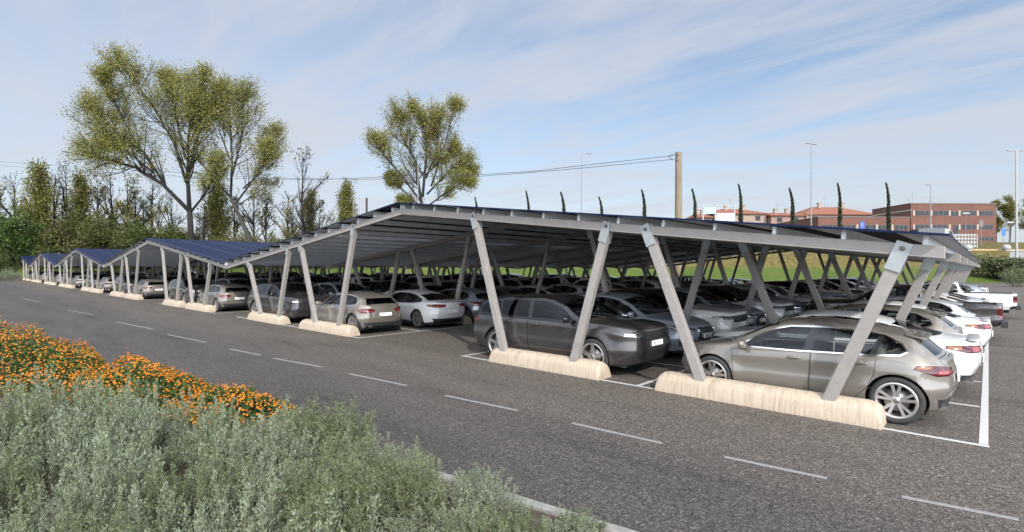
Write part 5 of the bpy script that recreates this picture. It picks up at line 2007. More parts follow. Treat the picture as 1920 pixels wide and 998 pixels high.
def sage_meshes(rng, npl=40, ll=.023, lw=.0085, leafm=None):
    """a clump of soft upright plumes: leading stems ringed with short shoots, all set with small felted leaves (unit height)"""
    wood = MB()
    cen, al = [], []
    for i in range(npl):
        a = rng.uniform(0, 6.28)
        rad = math.sqrt(rng.uniform(0, 1))
        lean = .46 * rad
        h = (1.0 - .45 * rad ** 1.6) * rng.uniform(.62, 1.0)
        if i % 9 == 0:
            h *= rng.uniform(1.15, 1.42)
        o = Vector((math.cos(a), math.sin(a), 0))
        p0 = o * .12 * rad
        p2 = o * lean + Vector((rng.normal() * .03, rng.normal() * .03, h))
        p1 = o * lean * .85 + Vector((0, 0, h * .45))
        pts = [p0 * (1 - t) ** 2 + p1 * 2 * t * (1 - t) + p2 * t * t for t in np.linspace(0, 1, 7)]
        wood.tube(pts, [.0055, .005, .0042, .0035, .0028, .002, .001], 4, cap=False)
        ns = 15
        for s in range(ns):
            t = .26 + .72 * (s + rng.uniform(0, 1)) / ns
            q, e = along(pts, t)
            L = (.17 * (1 - t) ** .75 + .028) * rng.uniform(.7, 1.25)
            d = side_dir(rng, e, rng.uniform(.45, .85))
            q2 = q + d * L + Vector((0, 0, .2 * L))
            wood.tube([q, q2], [.0018, .0007], 3, cap=False)
            k = int(7 + 95 * L)
            tt = rng.uniform(.05, 1.05, (k, 1))
            cen.append(np.array(q) * (1 - tt) + np.array(q2) * tt + rng.normal(size=(k, 3)) * .0055)
            al.append(np.tile(np.array(d) * .7 + np.array([0, 0, .55]), (k, 1)))
        k = 34
        t = rng.uniform(.45, 1.0, k)
        cen.append(np.array([tuple(along(pts, a_)[0]) for a_ in t]) + rng.normal(size=(k, 3)) * .006)
        al.append(np.tile(np.array([0, 0, .8]), (k, 1)))
    v, q = leaves(np.concatenate(cen), ll, lw, rng, np.concatenate(al), .9)
    return wood.mesh('stems', M_STEM, smooth=True), fast_mesh('foliage', v, q, leafm or L_SAGE)


SAGE = [sage_meshes(np.random.default_rng(s), n, leafm=m) for s, n, m in ((50, 40, L_SAGE), (51, 34, L_SAGE2), (52, 30, L_SAGE), (53, 38, L_SAGE2), (54, 26, L_SAGE))]
plant('grey_bush', 'rounded grey green bush beside the far end of the road', 'bush', SAGE[0][0], SAGE[0][1], base_at(8, 80), 0, None, (4.6, 4.6, 2.6), 'stems', 'foliage')
rs_ = np.random.default_rng(61)
spots = []
tries = 0
while len(spots) < 96 and tries < 20000:
    tries += 1
    px, Z = rs_.uniform(-90, 1130), rs_.uniform(2.35, 6.9)
    p = at(px, Z)
    inset = kerb_y(p[0]) - p[1]
    if inset < .36 - .12 * np.interp(px, [600, 900], [0, 1]):
        continue
    # room for the lantana behind
    limZ = np.interp(px, [-90, 150, 330, 520, 640, 1130], [6.1, 6.4, 6.1, 6.3, 6.7, 6.9])
    if Z > limZ:
        continue
    hgt = np.interp(px, [-90, 100, 300, 480, 640, 800, 1000, 1130], [.95, 1.0, .90, .84, .72, .58, .40, .30]) * rs_.uniform(.62, 1.2)
    if Z < 3.1:
        hgt *= .85
    if any(math.hypot(p[0] - s[0], p[1] - s[1]) < (.315 if px < 560 else .23) for s in spots):
        continue
    spots.append((p[0], p[1], hgt))
for n, (x, y, h) in enumerate(spots):
    wm, lm = SAGE[n % 5]
    s = (.50 + .40 * h) * rs_.uniform(.82, 1.08)
    plant('sage_shrub', 'silvery grey sage shrub with upright feathery stems, massed along the near kerb', 'shrub', wm, lm, (x, y, .05), rs_.uniform(0, 6.28), 'grey sage shrubs in the planting bed', (s, s, h), 'stems', 'foliage')


def lantana(name_label, px, Z, rx, ry, h, nflow, nleaf, seed):
    rng = np.random.default_rng(seed)
    loc = at(px, Z)
    wood = MB()
    cen, fl = [], []
    lobes = [(0, 0, .95)] + [(rng.uniform(-.75, .75), rng.uniform(-.6, .6), rng.uniform(.5, 1.0)) for _ in range(11)]

    def surf(n, lo, hi):
        out = []
        while len(out) < n:
            a, b = rng.uniform(0, 6.28), math.sqrt(rng.uniform(0, 1))
            x, y = b * math.cos(a), b * math.sin(a)
            z = 0
            for (lx, ly, lh) in lobes:
                d2 = ((x - lx) ** 2 + (y - ly) ** 2) / .16
                z = max(z, lh * math.sqrt(max(0, 1 - d2 * .55)))
            z = max(z, .42) * max(0, 1 - b ** 2.6) ** .6 * (.86 + .14 * math.sin(9 * x + 2 * seed) * math.sin(8 * y + seed))
            k = rng.uniform(lo, hi)
            out.append((x * rx * (.9 + .1 * k), y * ry * (.9 + .1 * k), max(.02, z * h * k)))
        return np.array(out)
    c = surf(nleaf, .45, 1.0)
    for p in c[::max(1, nleaf // 160)]:
        wood.tube([(p[0] * .25, p[1] * .25, 0), (p[0] * .7, p[1] * .7, p[2] * .6), tuple(p)], [.006, .004, .002], 4, cap=False)
    v, q = leaves(c, .055, .034, rng, np.tile([0, 0, .35], (len(c), 1)), 1.2)
    r = thing('lantana_bush', name_label, 'flowering bush', (loc[0], loc[1], .05), YAW)
    link('stems', wood.mesh('stems', M_STEM, smooth=True), r)
    link('foliage', fast_mesh('foliage', v, q, L_LANT), r)
    f = surf(nflow, .93, 1.04)
    f[: nflow // 9, 2] += rng.uniform(.0, .15, nflow // 9) ** 1.3
    # flower head: small dome of florets
    dome = []
    for i in range(7):
        a = 6.283 * i / 6
        rr = 0 if i == 6 else .62
        dome.append((rr * math.cos(a), rr * math.sin(a), .55 if i == 6 else .2))
    vs, qs = [], []
    for p in f:
        s = rng.uniform(.012, .021)
        tilt = Vector((rng.normal() * .35 + p[0] / rx * .5, rng.normal() * .35 + p[1] / ry * .5, 1)).normalized()
        M_ = tilt.to_track_quat('Z', 'Y').to_matrix()
        for d in dome:
            c0 = np.array(M_ @ Vector(d)) * s + p
            n_ = M_ @ Vector((d[0], d[1], .8)).normalized()
            a = n_.orthogonal().normalized()
            b = n_.cross(a)
            o = len(vs)
            for (u, w_) in ((1, 0), (0, 1), (-1, 0), (0, -1)):
                t_ = Vector(c0) + (a * u + b * w_) * s * .5
                vs.append(tuple(t_))
            qs.append((o, o + 1, o + 2, o + 3))
    fo = link('blossom', fast_mesh('blossom', np.array(vs), np.array(qs), L_FLOW), r)
    fo['kind'] = 'stuff'
    return r


lantana('largest mound of orange lantana flowers, at the far end of the planting bed', 22, 9.6, 1.62, 1.3, 1.34, 3500, 12500, 71)
lantana('middle mound of orange lantana, between the largest mound and the smallest one', 245, 8.2, 1.25, .95, .90, 2200, 8000, 72)
lantana('smallest low mound of orange lantana against the road kerb', 425, 7.5, 1.05, .66, .58, 1200, 4600, 73)

# ---- shrubs at the edge of the lot to the right
plant('evergreen_shrub', 'wide dense evergreen shrub with pale tips on the grass beyond the pickups', 'shrub', *bush_meshes(np.random.default_rng(80), L_SHRUB, 11000, .045), base_at(1868, 90), .3, None, (9.6, 7.5, 4.3), 'stems', 'crown')
plant('grey_bush', 'feathery grey green bush on the asphalt edge beside the white pickup', 'bush', SAGE[1][0], SAGE[1][1], base_at(1908, 66), 0, None, (4.4, 4.4, 3.1), 'stems', 'foliage')

# ---- cypresses, tall thin and bent at the tip
def cypress_meshes(rng):
    wood = MB()
    wood.tube([(0, 0, 0), (0, 0, .5), (-.006, 0, .9)], [.008, .006, .002], 5)
    n = 2600
    t = rng.uniform(.04, 1, n) ** .9
    r = .040 * np.sin(np.pi * np.clip(t * .93 + .07, 0, 1)) ** .55 * (1.06 - .55 * t)
    a = rng.uniform(0, 6.28, n)
    k = np.sqrt(rng.uniform(.1, 1, n))
    bend = -.055 * np.clip((t - .70) / .30, 0, 1) ** 2
    c = np.stack([r * k * np.cos(a) + bend, r * k * np.sin(a), t], -1)
    v, q = leaves(c, .026, .012, rng, np.tile([0, 0, 1.0], (n, 1)), .55)
    return wood.mesh('trunk', M_BARK, smooth=True), fast_mesh('crown', v, q, L_CYP)


CYP = [cypress_meshes(np.random.default_rng(s)) for s in (90, 91, 92)]
cy = [(842, 388), (895, 372), (991, 360), (1057, 362), (1128, 370), (1208, 357), (1303, 355), (1389, 347), (1486, 353), (1575, 344), (1666, 343)]
for n, (px, top) in enumerate(cy):
    Z = 110
    loc = base_at(px, Z)
    h = zpx(top, Z) - loc[2]
    plant('cypress_tree', f'thin dark cypress with bent tip, {ORD[n + 1]} from left in the row beyond the carports', 'tree', *CYP[n % 3], loc, YAW + rs_.uniform(-.5, .5), 'thin cypresses in a row', (12 * rs_.uniform(.9, 1.1), 12, h), 'trunk', 'crown')

# trees at the right end
for n, (px, top, Z, w_) in enumerate([(1893, 372, 135, 1.15), (1925, 380, 138, 1.2), (1868, 400, 142, .9)]):
    g = np.random.default_rng(100 + n)
    loc = base_at(px, Z)
    h = zpx(top, Z) - loc[2]
    wm, lm = slim_meshes(g, L_OLIVE2, 16, .24, 1.6)
    plant('leafy_tree', ['light green leafy tree just right of the brick offices', 'light green tree at the very edge of the picture', 'smaller green tree tight against the brick offices'][n], 'tree', wm, lm, loc, n, None, (h * w_, h * w_, h))

# ------------------------------------------------------------------ buildings
def brick():
    m, nt, b = new_mat('brick')
    tc = N(nt, 'ShaderNodeTexCoord')
    br = N(nt, 'ShaderNodeTexBrick', i_Scale=1.0)
    br.inputs['Color1'].default_value = (.115, .045, .031, 1)
    br.inputs['Color2'].default_value = (.09, .036, .026, 1)
    br.inputs['Mortar'].default_value = (.11, .062, .046, 1)
    br.inputs['Brick Width'].default_value = .5
    br.inputs['Row Height'].default_value = .16
    br.inputs['Mortar Size'].default_value = .014
    mp = N(nt, 'ShaderNodeMapping')
    mp.inputs['Rotation'].default_value = (R(90), 0, 0)
    nt.links.new(tc.outputs['Object'], mp.inputs[0])
    nt.links.new(mp.outputs[0], br.inputs['Vector'])
    n = N(nt, 'ShaderNodeTexNoise', i_Scale=.5, i_Detail=6.0)
    nt.links.new(tc.outputs['Object'], n.inputs['Vector'])
    r = ramp(nt, [(.3, (.8, .8, .8)), (.7, (1.12, 1.1, 1.08))])
    nt.links.new(n.outputs['Fac'], r.inputs[0])
    mx = N(nt, 'ShaderNodeMix', data_type='RGBA', blend_type='MULTIPLY')
    mx.inputs[0].default_value = 1
    nt.links.new(br.outputs['Color'], mx.inputs[6])
    nt.links.new(r.outputs[0], mx.inputs[7])
    nt.links.new(mx.outputs[2], b.inputs['Base Color'])
    b.inputs['Roughness'].default_value = .9
    return m


M_BRICK = brick()
M_CONC = simple('pale_concrete', (.27, .24, .19), .85, var=.15, scale=2)
M_PANE = simple('window_glass', (.02, .025, .03), .2, 0, 0, .15)
M_WFR = simple('window_frame', (.06, .055, .05), .5)
M_ROOFT = simple('terracotta', (.17, .06, .033), .85, var=.35, scale=1.5, bump=.3, stretch=(1, 6, 6))
M_PLAST = simple('cream_render', (.22, .165, .13), .9, var=.12, scale=1.2)
M_PINKR = simple('pink_render', (.20, .125, .10), .9, var=.12, scale=1.2)
M_COPING = simple('coping', (.10, .09, .09), .6)
M_WHITE = simple('white_paint', (.25, .25, .245), .5, var=.08)
M_POLE = simple('pole_grey', (.17, .175, .18), .5, .2)
M_BLUE = simple('sign_blue', (.02, .09, .38), .4)
M_DARKP = simple('dark_vehicle', (.018, .02, .024), .3, 0, .5)
M_LIME = simple('lime_decal', (.30, .55, .10), .5)


def frame_at(px, Z, name, label, cat, group=None):
    p = at(px, Z)
    return thing(name, label, cat, (p[0], p[1], float(height(p[0], p[1]))), YAW, group)


def windows(root, rects, y=0.0, cols=4):
    """ribbon windows: frame with panes, set just proud of the wall at local y; rects (x0, x1, z0, z1)"""
    for (x0, x1, z0, z1) in rects:
        m = MB()
        m.box(((x0 + x1) / 2, y - .02, (z0 + z1) / 2), (x1 - x0, .10, z1 - z0))
        f = m.build('window', M_WFR, root)
        m = MB()
        n = max(1, int(round((x1 - x0) / 1.1)))
        for i in range(n):
            a = x0 + (x1 - x0) * i / n + .07
            b_ = x0 + (x1 - x0) * (i + 1) / n - .07
            m.quad((a, y - .078, z0 + .08), (b_, y - .078, z0 + .08), (b_, y - .078, z1 - .08), (a, y - .078, z1 - .08))
        m.build('pane', M_PANE, f)


# two-storey brick offices; local x along the facade, y away from the viewer
Zb = 130
sc = Zb / FPX
b = frame_at(1708, Zb, 'brick_office', 'two storey red brick office block with ribbon windows, tallest building', 'building')
gz = b.location.z
W_, Hh = 160 * sc, zpx(380, Zb) - gz
zf = lambda py: zpx(py, Zb) - gz
m = MB()
m.box((W_ / 2, 7, Hh / 2 - .75), (W_, 14, Hh + 1.5))
m.build('wall', M_BRICK, b)
m = MB()
m.box((W_ / 2, 7, Hh + .09), (W_ + .24, 14.24, .18))
m.build('roof', M_COPING, b)
xs = lambda px: (px - 1708) * sc
rects = [(xs(1716), xs(1742), zf(402), zf(393)), (xs(1750), xs(1778), zf(402), zf(393)), (xs(1802), xs(1830), zf(402), zf(393)), (xs(1836), xs(1862), zf(402), zf(393)),
         (xs(1716), xs(1742), zf(428), zf(419)), (xs(1748), xs(1776), zf(428), zf(419)), (xs(1802), xs(1830), zf(428), zf(419)), (xs(1836), xs(1862), zf(428), zf(419)),
         (xs(1783), xs(1796), zf(404), zf(394)), (xs(1788), xs(1797), zf(438), zf(420)), (xs(1836), xs(1863), zf(449), zf(442))]
windows(b, rects)
for py in (391.5, 417.5):
    pass
m = MB()
for px in (1713.5, 1746, 1780.5, 1799, 1833):
    m.box((xs(px), -.03, zf(397.5)), (.42, .12, 1.3))
    m.box((xs(px), -.03, zf(423.5)), (.42, .12, 1.3))
m.build('pier', M_CONC, b)
m = MB()
m.box((-.03, 7, zf(392)), (.10, 14.1, .35))
m.build('string_course', M_CONC, b)
# antennas on the roof
for px, h in ((1732, 2.2), (1740, 3.6), (1775, 1.6), (1664, 2.0)):
    if px < 1708:
        continue
    m = MB()
    m.tube([(xs(px), 5, Hh), (xs(px), 5, Hh + h)], .035, 5)
    for i in range(3):
        m.tube([(xs(px) - .45, 5, Hh + h - .12 - .3 * i), (xs(px) + .45, 5, Hh + h - .12 - .3 * i)], .02, 4)
    m.build('antenna', M_POLE, b)
# lower brick wing in front to the left
Zw = 127
scw = Zw / FPX
b = frame_at(1534, Zw, 'brick_wing', 'low red brick wing with a row of windows, left of the office block', 'building')
gz = b.location.z
zf = lambda py: zpx(py, Zw) - gz
xs = lambda px: (px - 1534) * scw
Hw = zf(406)
m = MB()
m.box((xs(1706) / 2, 10, Hw / 2 - .75), (xs(1706), 20, Hw + 1.5))
m.build('wall', M_BRICK, b)
m = MB()
m.box((xs(1706) / 2, 10, Hw + .09), (xs(1706) + .2, 20.2, .18))
m.build('roof', M_COPING, b)
windows(b, [(xs(a), xs(c), zf(430), zf(420)) for a, c in ((1541, 1570), (1577, 1604), (1622, 1642), (1646, 1668), (1678, 1702))])
m = MB()
for px in (1574, 1607, 1644, 1673):
    m.box((xs(px), -.03, zf(425)), (.42, .12, 1.5))
m.build('pier', M_CONC, b)


def house(px0, px1, Z, eave_py, ridge_py, depth, label, wall, gable=None):
    s_ = Z / FPX
    b = frame_at(px0, Z, 'tiled_house', label, 'house')
    gz = b.location.z
    W_ = (px1 - px0) * s_
    e, r = zpx(eave_py, Z) - gz, zpx(ridge_py, Z) - gz
    m = MB()
    m.box((W_ / 2, depth / 2, e / 2 - .75), (W_, depth, e + 1.5))
    m.build('wall', wall, b)
    o = .7
    m = MB()
    hi = min(W_ * .3, depth * .5)
    A = [(-o, -o, e), (W_ + o, -o, e), (W_ + o, depth + o, e), (-o, depth + o, e)]
    Rg = [(hi, depth / 2, r), (W_ - hi, depth / 2, r)]
    m.add(A + Rg + [(p[0], p[1], p[2] - .22) for p in A], [(0, 1, 5, 4), (1, 2, 5), (2, 3, 4, 5), (3, 0, 4), (0, 6, 7, 1), (1, 7, 8, 2), (2, 8, 9, 3), (3, 9, 6, 0), (9, 8, 7, 6)])
    rf = m.build('roof', M_ROOFT, b)
    m = MB()
    for cx in (.35, .7):
        m.box((W_ * cx, depth * .36, r + .1), (.9, .8, 1.7))
        m.box((W_ * cx, depth * .36, r + 1.0), (1.15, 1.05, .16))
    m.build('chimney', M_PLAST, rf)
    rects = []
    n = max(2, int(W_ / 4.2))
    for i in range(n):
        c = W_ * (i + .5) / n
        rects.append((c - .75, c + .75, e - 2.1, e - .7))
        rects.append((c - .75, c + .75, e - 5.0, e - 3.4))
    windows(b, rects)
    m = MB()
    m.tube([(W_ * .5, depth / 2, r), (W_ * .5, depth / 2, r + 3.2)], .04, 5)
    for i in range(3):
        m.tube([(W_ * .5 - .6, depth / 2, r + 3 - .4 * i), (W_ * .5 + .6, depth / 2, r + 3 - .4 * i)], .025, 4)
    m.build('antenna', M_POLE, b)
    return b


house(1512, 1640, 158, 400, 381, 16, 'house with a broad terracotta hipped roof above the low brick wing', M_PLAST)
house(1340, 1437, 152, 399, 386, 14, 'cream house with a terracotta roof behind the blue panelled hoarding', M_PLAST)
house(1304, 1334, 150, 406, 397, 10, 'small cream house peeping out left of the hoarding', M_PLAST)
house(1446, 1508, 150, 402, 394, 12, 'pinkish house with a shallow roof between the two terracotta roofs', M_PINKR)

# hoarding on scaffold posts
Zh = 138
b = frame_at(1315, Zh, 'hoarding', 'white framed hoarding with a sky blue panel, beside the cream house', 'billboard')
gz = b.location.z
s_ = Zh / FPX
zf = lambda py: zpx(py, Zh) - gz
xs = lambda px: (px - 1315) * s_
for px in (1318, 1341, 1377, 1388):
    m = MB()
    m.box((xs(px), 0, zf(384) / 2), (.28, .28, zf(384)))
    m.build('post', M_WHITE, b)
for py in (384, 390):
    m = MB()
    m.box(((xs(1308) + xs(1390)) / 2, .2, zf(py)), (xs(1390) - xs(1308), .12, .14))
    m.build('rail', M_WHITE, b)
m = MB()
m.box(((xs(1319) + xs(1340)) / 2, -.2, zf(394)), (xs(1340) - xs(1319), .06, zf(388) - zf(400)))
m.build('panel', simple('sky_panel', (.22, .33, .58), .5, var=.35, scale=1.2), b, label=None) if False else m.build('panel', simple('sky_panel', (.22, .33, .58), .5, var=.35, scale=1.2), b)
m = MB()
m.box(((xs(1343) + xs(1376)) / 2, -.2, zf(408)), (xs(1376) - xs(1343), .06, zf(399) - zf(417)))
m.build('panel', simple('grey_panel', (.38, .38, .44), .5, var=.4, scale=1.0), b)

# ------------------------------------------------------------------ poles, lamps, signs
p = at(1272, 54.2)
u = link('utility_pole', None, None, (p[0], p[1], 0))
tag(u, 'tall round concrete utility pole carrying the overhead cables', 'utility pole')
zt = zpx(285, 54.2)
m = MB()
m.lathe([(.40, -.1), (.39, 2), (.33, zt - .3), (.33, zt), (.001, zt)], 20, 'z')
m.build('shaft', simple('pole_concrete', (.15, .115, .075), .9, var=.25, scale=1.2, stretch=(4, 4, .6)), u, smooth='auto')
m = MB()
m.tube([(-.1, -.36, zt - .35), (-.75, -.40, zt - .30), (-1.2, -.38, zt - .5)], .035, 6)
m.tube([(-.1, -.36, zt - .9), (-.7, -.40, zt - .85), (-1.2, -.38, zt - .5)], .03, 6)
m.build('bracket', M_BOLT, u)
u.rotation_euler = (0, 0, YAW)
for n, (pa, pb, lab) in enumerate([((1262, 291, 54.0), [(1180, 300, 56), (1100, 309, 59), (1000, 321, 64), (895, 328, 70), (700, 337, 84), (520, 336, 100), (200, 318, 128), (0, 306, 150), (-150, 297, 170)], 'upper overhead cable sagging from the concrete pole across the trees'),
                                   ((1262, 298, 54.0), [(1180, 306, 56), (1100, 314, 59), (1000, 323, 64), (895, 331, 70), (770, 330, 78), (600, 338, 92), (400, 336, 112), (100, 320, 140), (-150, 303, 170)], 'lower overhead cable running close beneath the other from the concrete pole')]):
    pts = []
    for (px, py, Z) in [pa] + pb:
        q = at(px, Z)
        pts.append((q[0], q[1], zpx(py, Z)))
    m = MB()
    fine = []
    for i in range(len(pts) - 1):
        for t in np.linspace(0, 1, 5)[:-1]:
            fine.append(tuple(np.array(pts[i]) * (1 - t) + np.array(pts[i + 1]) * t))
    fine.append(pts[-1])
    m.tube(fine, .034, 5)
    tag(m.build('overhead_cable', M_BOLT), lab, 'cable')


def lamp(px, top, Z, label, heads, th=.09, mat=None, name='street_lamp'):
    loc = base_at(px, Z)
    r = thing(name, label, 'street lamp', loc, YAW)
    h = zpx(top, Z) - loc[2]
    m = MB()
    m.tube([(0, 0, 0), (0, 0, h * .5), (0, 0, h)], [th * 1.25, th, th * .7], 8)
    m.build('pole', mat or M_POLE, r, smooth='auto')
    for (dx, L, up) in heads:
        m = MB()
        m.tube([(0, 0, h - .05), (dx * L * .6, 0, h + up), (dx * L, 0, h + up)], th * .5, 6)
        m.build('arm', mat or M_POLE, r)
        m = MB()
        m.sup((dx * (L + .45), 0, h + up - .02), (.55, .2, .09), (.5, .5), 6, 12)
        m.build('lamp_head', M_WHITE if mat else M_POLE, r, smooth=True)
    return r


lamp(1090, 289, 106, 'slim grey street lamp with one arm, against open sky', [(1, 1.1, .15)])
lamp(1521, 270, 112, 'tall slim mast lamp with twin small heads, in front of the low brick wing', [(1, .2, .15), (-1, .3, .35)], .12)
lamp(1745, 345, 114, 'short lamp mast in front of the office block corner', [(-1, .2, .1)], .1)
lamp(1906, 280, 92, 'white double armed lamp standing beside the white cabinet', [(1, .7, .05), (-1, .7, .05)], .17, M_WHITE)
lamp(783, 300, 113, 'slim grey lamp pole standing in front of the lone poplar', [(1, .3, .1)], .11)
lamp(662, 338, 114, 'thin lamp pole right of the pointed poplar', [(1, .15, .05)], .06)
for px, top, Z, lab in ((1810, 399, 118, 'low dark lamp post with a wide flat white head, before the office block'), (1893, 416, 112, 'low lamp post with a flat white head, beside the blue sign at the trees')):
    loc = base_at(px, Z)
    r = thing('post_lamp', lab, 'lamp', loc, YAW)
    h = zpx(top, Z) - loc[2]
    m = MB()
    m.tube([(0, 0, 0), (0, 0, h)], .11, 8)
    m.build('pole', M_COPING, r)
    m = MB()
    m.box((0, 0, h + .15), (1.5, .5, .3))
    m.build('lamp_head', M_WHITE, r)
for px, top, Z, lab in ((1617, 414, 114, 'blue parking sign on a post before the low brick wing'), (1882, 426, 110, 'small blue sign on a post by the trees at the right'), (1840, 410, 116, 'dark backed sign on a grey post before the office block')):
    loc = base_at(px, Z)
    r = thing('road_sign', lab, 'road sign', loc, YAW)
    h = zpx(top, Z) - loc[2]
    m = MB()
    m.tube([(0, .06, 0), (0, .06, h - .1)], .06, 8)
    m.build('post', M_POLE, r)
    m = MB()
    m.box((0, 0, h - .75), (.85, .05, 1.5))
    m.build('sign_plate', M_COPING if 'dark' in lab else M_BLUE, r)
    if 'parking' in lab:
        v, f = text_faces('P', 1.1)
        m = MB()
        m.add([(p[0], -.03, p[1] + h - .75) for p in v], f)
        m.build('letter', M_WHITE, r)
loc = base_at(687, 112)
m = MB()
m.tube([(0, 0, 0), (0, 0, zpx(372, 112) - loc[2])], .22, 8)
o = tag(m.build('wooden_post', M_BARK2, None, loc), 'short bare wooden post on the skyline left of the lone poplar', 'post')

# ------------------------------------------------------------------ things on the far road
Zv_ = 106
loc = base_at(1712, Zv_)
r = thing('box_van', 'black van with lime decals and a white rear box before the offices', 'van', loc, YAW)
s_ = Zv_ / FPX
zt = zpx(426, Zv_) - loc[2]
m = MB()
m.prism([(0, .5), (0, zt * .55), (.35, zt * .95), (2.0, zt), (5.6, zt), (5.6, .5)], -1.05, 1.05, 'y')
m.build('body', M_DARKP, r, bevel=.08)
m = MB()
m.prism([(5.62, .5), (5.62, zt * .98), (6.4, zt * .96), (7.0, zt * .88), (7.6, zt * .6), (7.7, .5)], -1.04, 1.04, 'y')
m.build('cab', M_WHITE, r, bevel=.08)
m = MB()
m.prism([(6.5, zt * .62), (6.5, zt * .88), (6.95, zt * .86), (7.4, zt * .6)], -1.07, -1.05, 'y')
m.build('side_window', M_PANE, r)
for pts in ([(2.3, zt * .62), (2.6, zt * .78), (3.6, zt * .74), (4.2, zt * .58), (3.2, zt * .52)], [(.5, zt * .60), (.6, zt * .74), (1.5, zt * .74), (1.6, zt * .60)]):
    m = MB()
    m.prism(pts, -1.075, -1.06, 'y')
    m.build('decal', M_LIME, r)
for x in (1.4, 6.3):
    for y in (-1, 1):
        m = MB()
        m.lathe([(.001, -.14), (.3, -.14), (.48, -.1), (.48, .1), (.3, .14), (.001, .14)], 18, 'y', (x, y * .95, .48))
        m.build('wheel', MAT['tyre'], r, smooth='auto')
loc = base_at(1786, 112)
r = thing('white_fence', 'white openwork fence panel between the van and the dark lamp post', 'fence', loc, YAW)
W_ = 46 * 112 / FPX
hf = zpx(437, 112) - loc[2]
for i in range(9):
    m = MB()
    m.box((W_ * i / 8, 0, hf / 2), (.16, .1, hf))
    m.build('post', M_WHITE, r)
for i in range(4):
    m = MB()
    m.box((W_ / 2, .12, hf * (.2 + .25 * i)), (W_, .08, hf * .12))
    m.build('rail', M_WHITE, r)
for n, px in enumerate((1815, 1887)):
    loc = base_at(px, 103)
    m = MB()
    m.sup((0, 0, .62), (.72, .72, .66), (1, 1), 10, 18)
    m.lathe([(.5, -.1), (.5, .2), (.3, .3)], 14, 'z')
    tag(m.build('ball_bollard', M_WHITE, None, loc, smooth=True), ['round white ball bollard below the white fence', 'round white ball bollard below the blue sign by the trees'][n], 'bollard', 'ball bollards along the far road')
loc = base_at(1908, 98)
m = MB()
m.box((0, 0, 1.3), (2.2, 1.2, 2.6))
m.box((0, 0, 2.66), (2.36, 1.36, .12))
tag(m.build('utility_cabinet', M_WHITE, None, loc, bevel=.03), 'white roadside utility cabinet at the foot of the double armed lamp', 'cabinet')
# the far road on top of the embankment
rd = MB()
pts_ = [CAM[:2] + FWD * Z + RGT * l for l, Z in ((20, 104), (150, 104), (150, 112), (20, 112))]
P_ = []
for t in np.linspace(0, 1, 30):
    for Z in (104.5, 106, 108, 110):
        q = CAM[:2] + FWD * Z + RGT * (25 + 125 * t)
        P_.append((q[0], q[1], float(height(q[0], q[1])) + .06))
struct('far_road', fast_mesh('far_road', np.array(P_), np.array([(i * 4 + j, (i + 1) * 4 + j, (i + 1) * 4 + j + 1, i * 4 + j + 1) for i in range(29) for j in range(3)]), simple('far_asphalt', (.16, .155, .15), .9, var=.2, scale=.5)))
P_ = []
for t in np.linspace(0, 1, 30):
    for Z, dz in ((104.1, .0), (104.1, .16), (104.5, .16), (104.5, .0)):
        q = CAM[:2] + FWD * Z + RGT * (25 + 125 * t)
        P_.append((q[0], q[1], float(height(q[0], q[1])) + .03 + dz))
struct('far_kerb', fast_mesh('far_kerb', np.array(P_), np.array([(i * 4 + j, (i + 1) * 4 + j, (i + 1) * 4 + j + 1, i * 4 + j + 1) for i in range(29) for j in range(3)]), simple('ochre_kerb', (.42, .26, .08), .9, var=.3, scale=.4)))
# ------------------------------------------------------------------ sky, sun, camera
SUN = Vector((1.5, -1.0, 1.26)).normalized()
w = bpy.data.worlds.new('World')
SC.world = w
w.use_nodes = True
nt = w.node_tree
nt.nodes.clear()
out = N(nt, 'ShaderNodeOutputWorld')
bg = N(nt, 'ShaderNodeBackground')
sky = N(nt, 'ShaderNodeTexSky', sky_type='NISHITA')
sky.sun_disc = False
sky.sun_elevation = math.asin(SUN.z)
sky.sun_rotation = math.atan2(SUN.x, SUN.y)
sky.air_density = 1.0
sky.dust_density = 0.8
sky.ozone_density = 1.6
# thin streaky cloud laid on a flat layer high overhead
tc = N(nt, 'ShaderNodeTexCoord')
sp = N(nt, 'ShaderNodeSeparateXYZ')
nt.links.new(tc.outputs['Generated'], sp.inputs[0])
zz = N(nt, 'ShaderNodeMath', operation='ADD')
zz.inputs[1].default_value = .10
nt.links.new(sp.outputs['Z'], zz.inputs[0])
zm = N(nt, 'ShaderNodeMath', operation='MAXIMUM')
zm.inputs[1].default_value = .05
nt.links.new(zz.outputs[0], zm.inputs[0])
dv = [N(nt, 'ShaderNodeMath', operation='DIVIDE') for _ in range(2)]
for d_, ax in zip(dv, 'XY'):
    nt.links.new(sp.outputs[ax], d_.inputs[0])
    nt.links.new(zm.outputs[0], d_.inputs[1])
cb = N(nt, 'ShaderNodeCombineXYZ')
nt.links.new(dv[0].outputs[0], cb.inputs[0])
nt.links.new(dv[1].outputs[0], cb.inputs[1])


def cloud(rot, sc, scale, detail, rough, lo, hi, dist=.6, off=(0, 0, 0)):
    mp = N(nt, 'ShaderNodeMapping')
    mp.inputs['Rotation'].default_value = (0, 0, R(rot))
    mp.inputs['Scale'].default_value = sc
    mp.inputs['Location'].default_value = off
    nt.links.new(cb.outputs[0], mp.inputs[0])
    n = N(nt, 'ShaderNodeTexNoise', i_Scale=scale, i_Detail=detail, i_Roughness=rough, i_Distortion=dist)
    nt.links.new(mp.outputs[0], n.inputs['Vector'])
    mr = N(nt, 'ShaderNodeMapRange', interpolation_type='SMOOTHSTEP')
    mr.inputs['From Min'].default_value = lo
    mr.inputs['From Max'].default_value = hi
    nt.links.new(n.outputs['Fac'], mr.inputs['Value'])
    return mr.outputs[0]


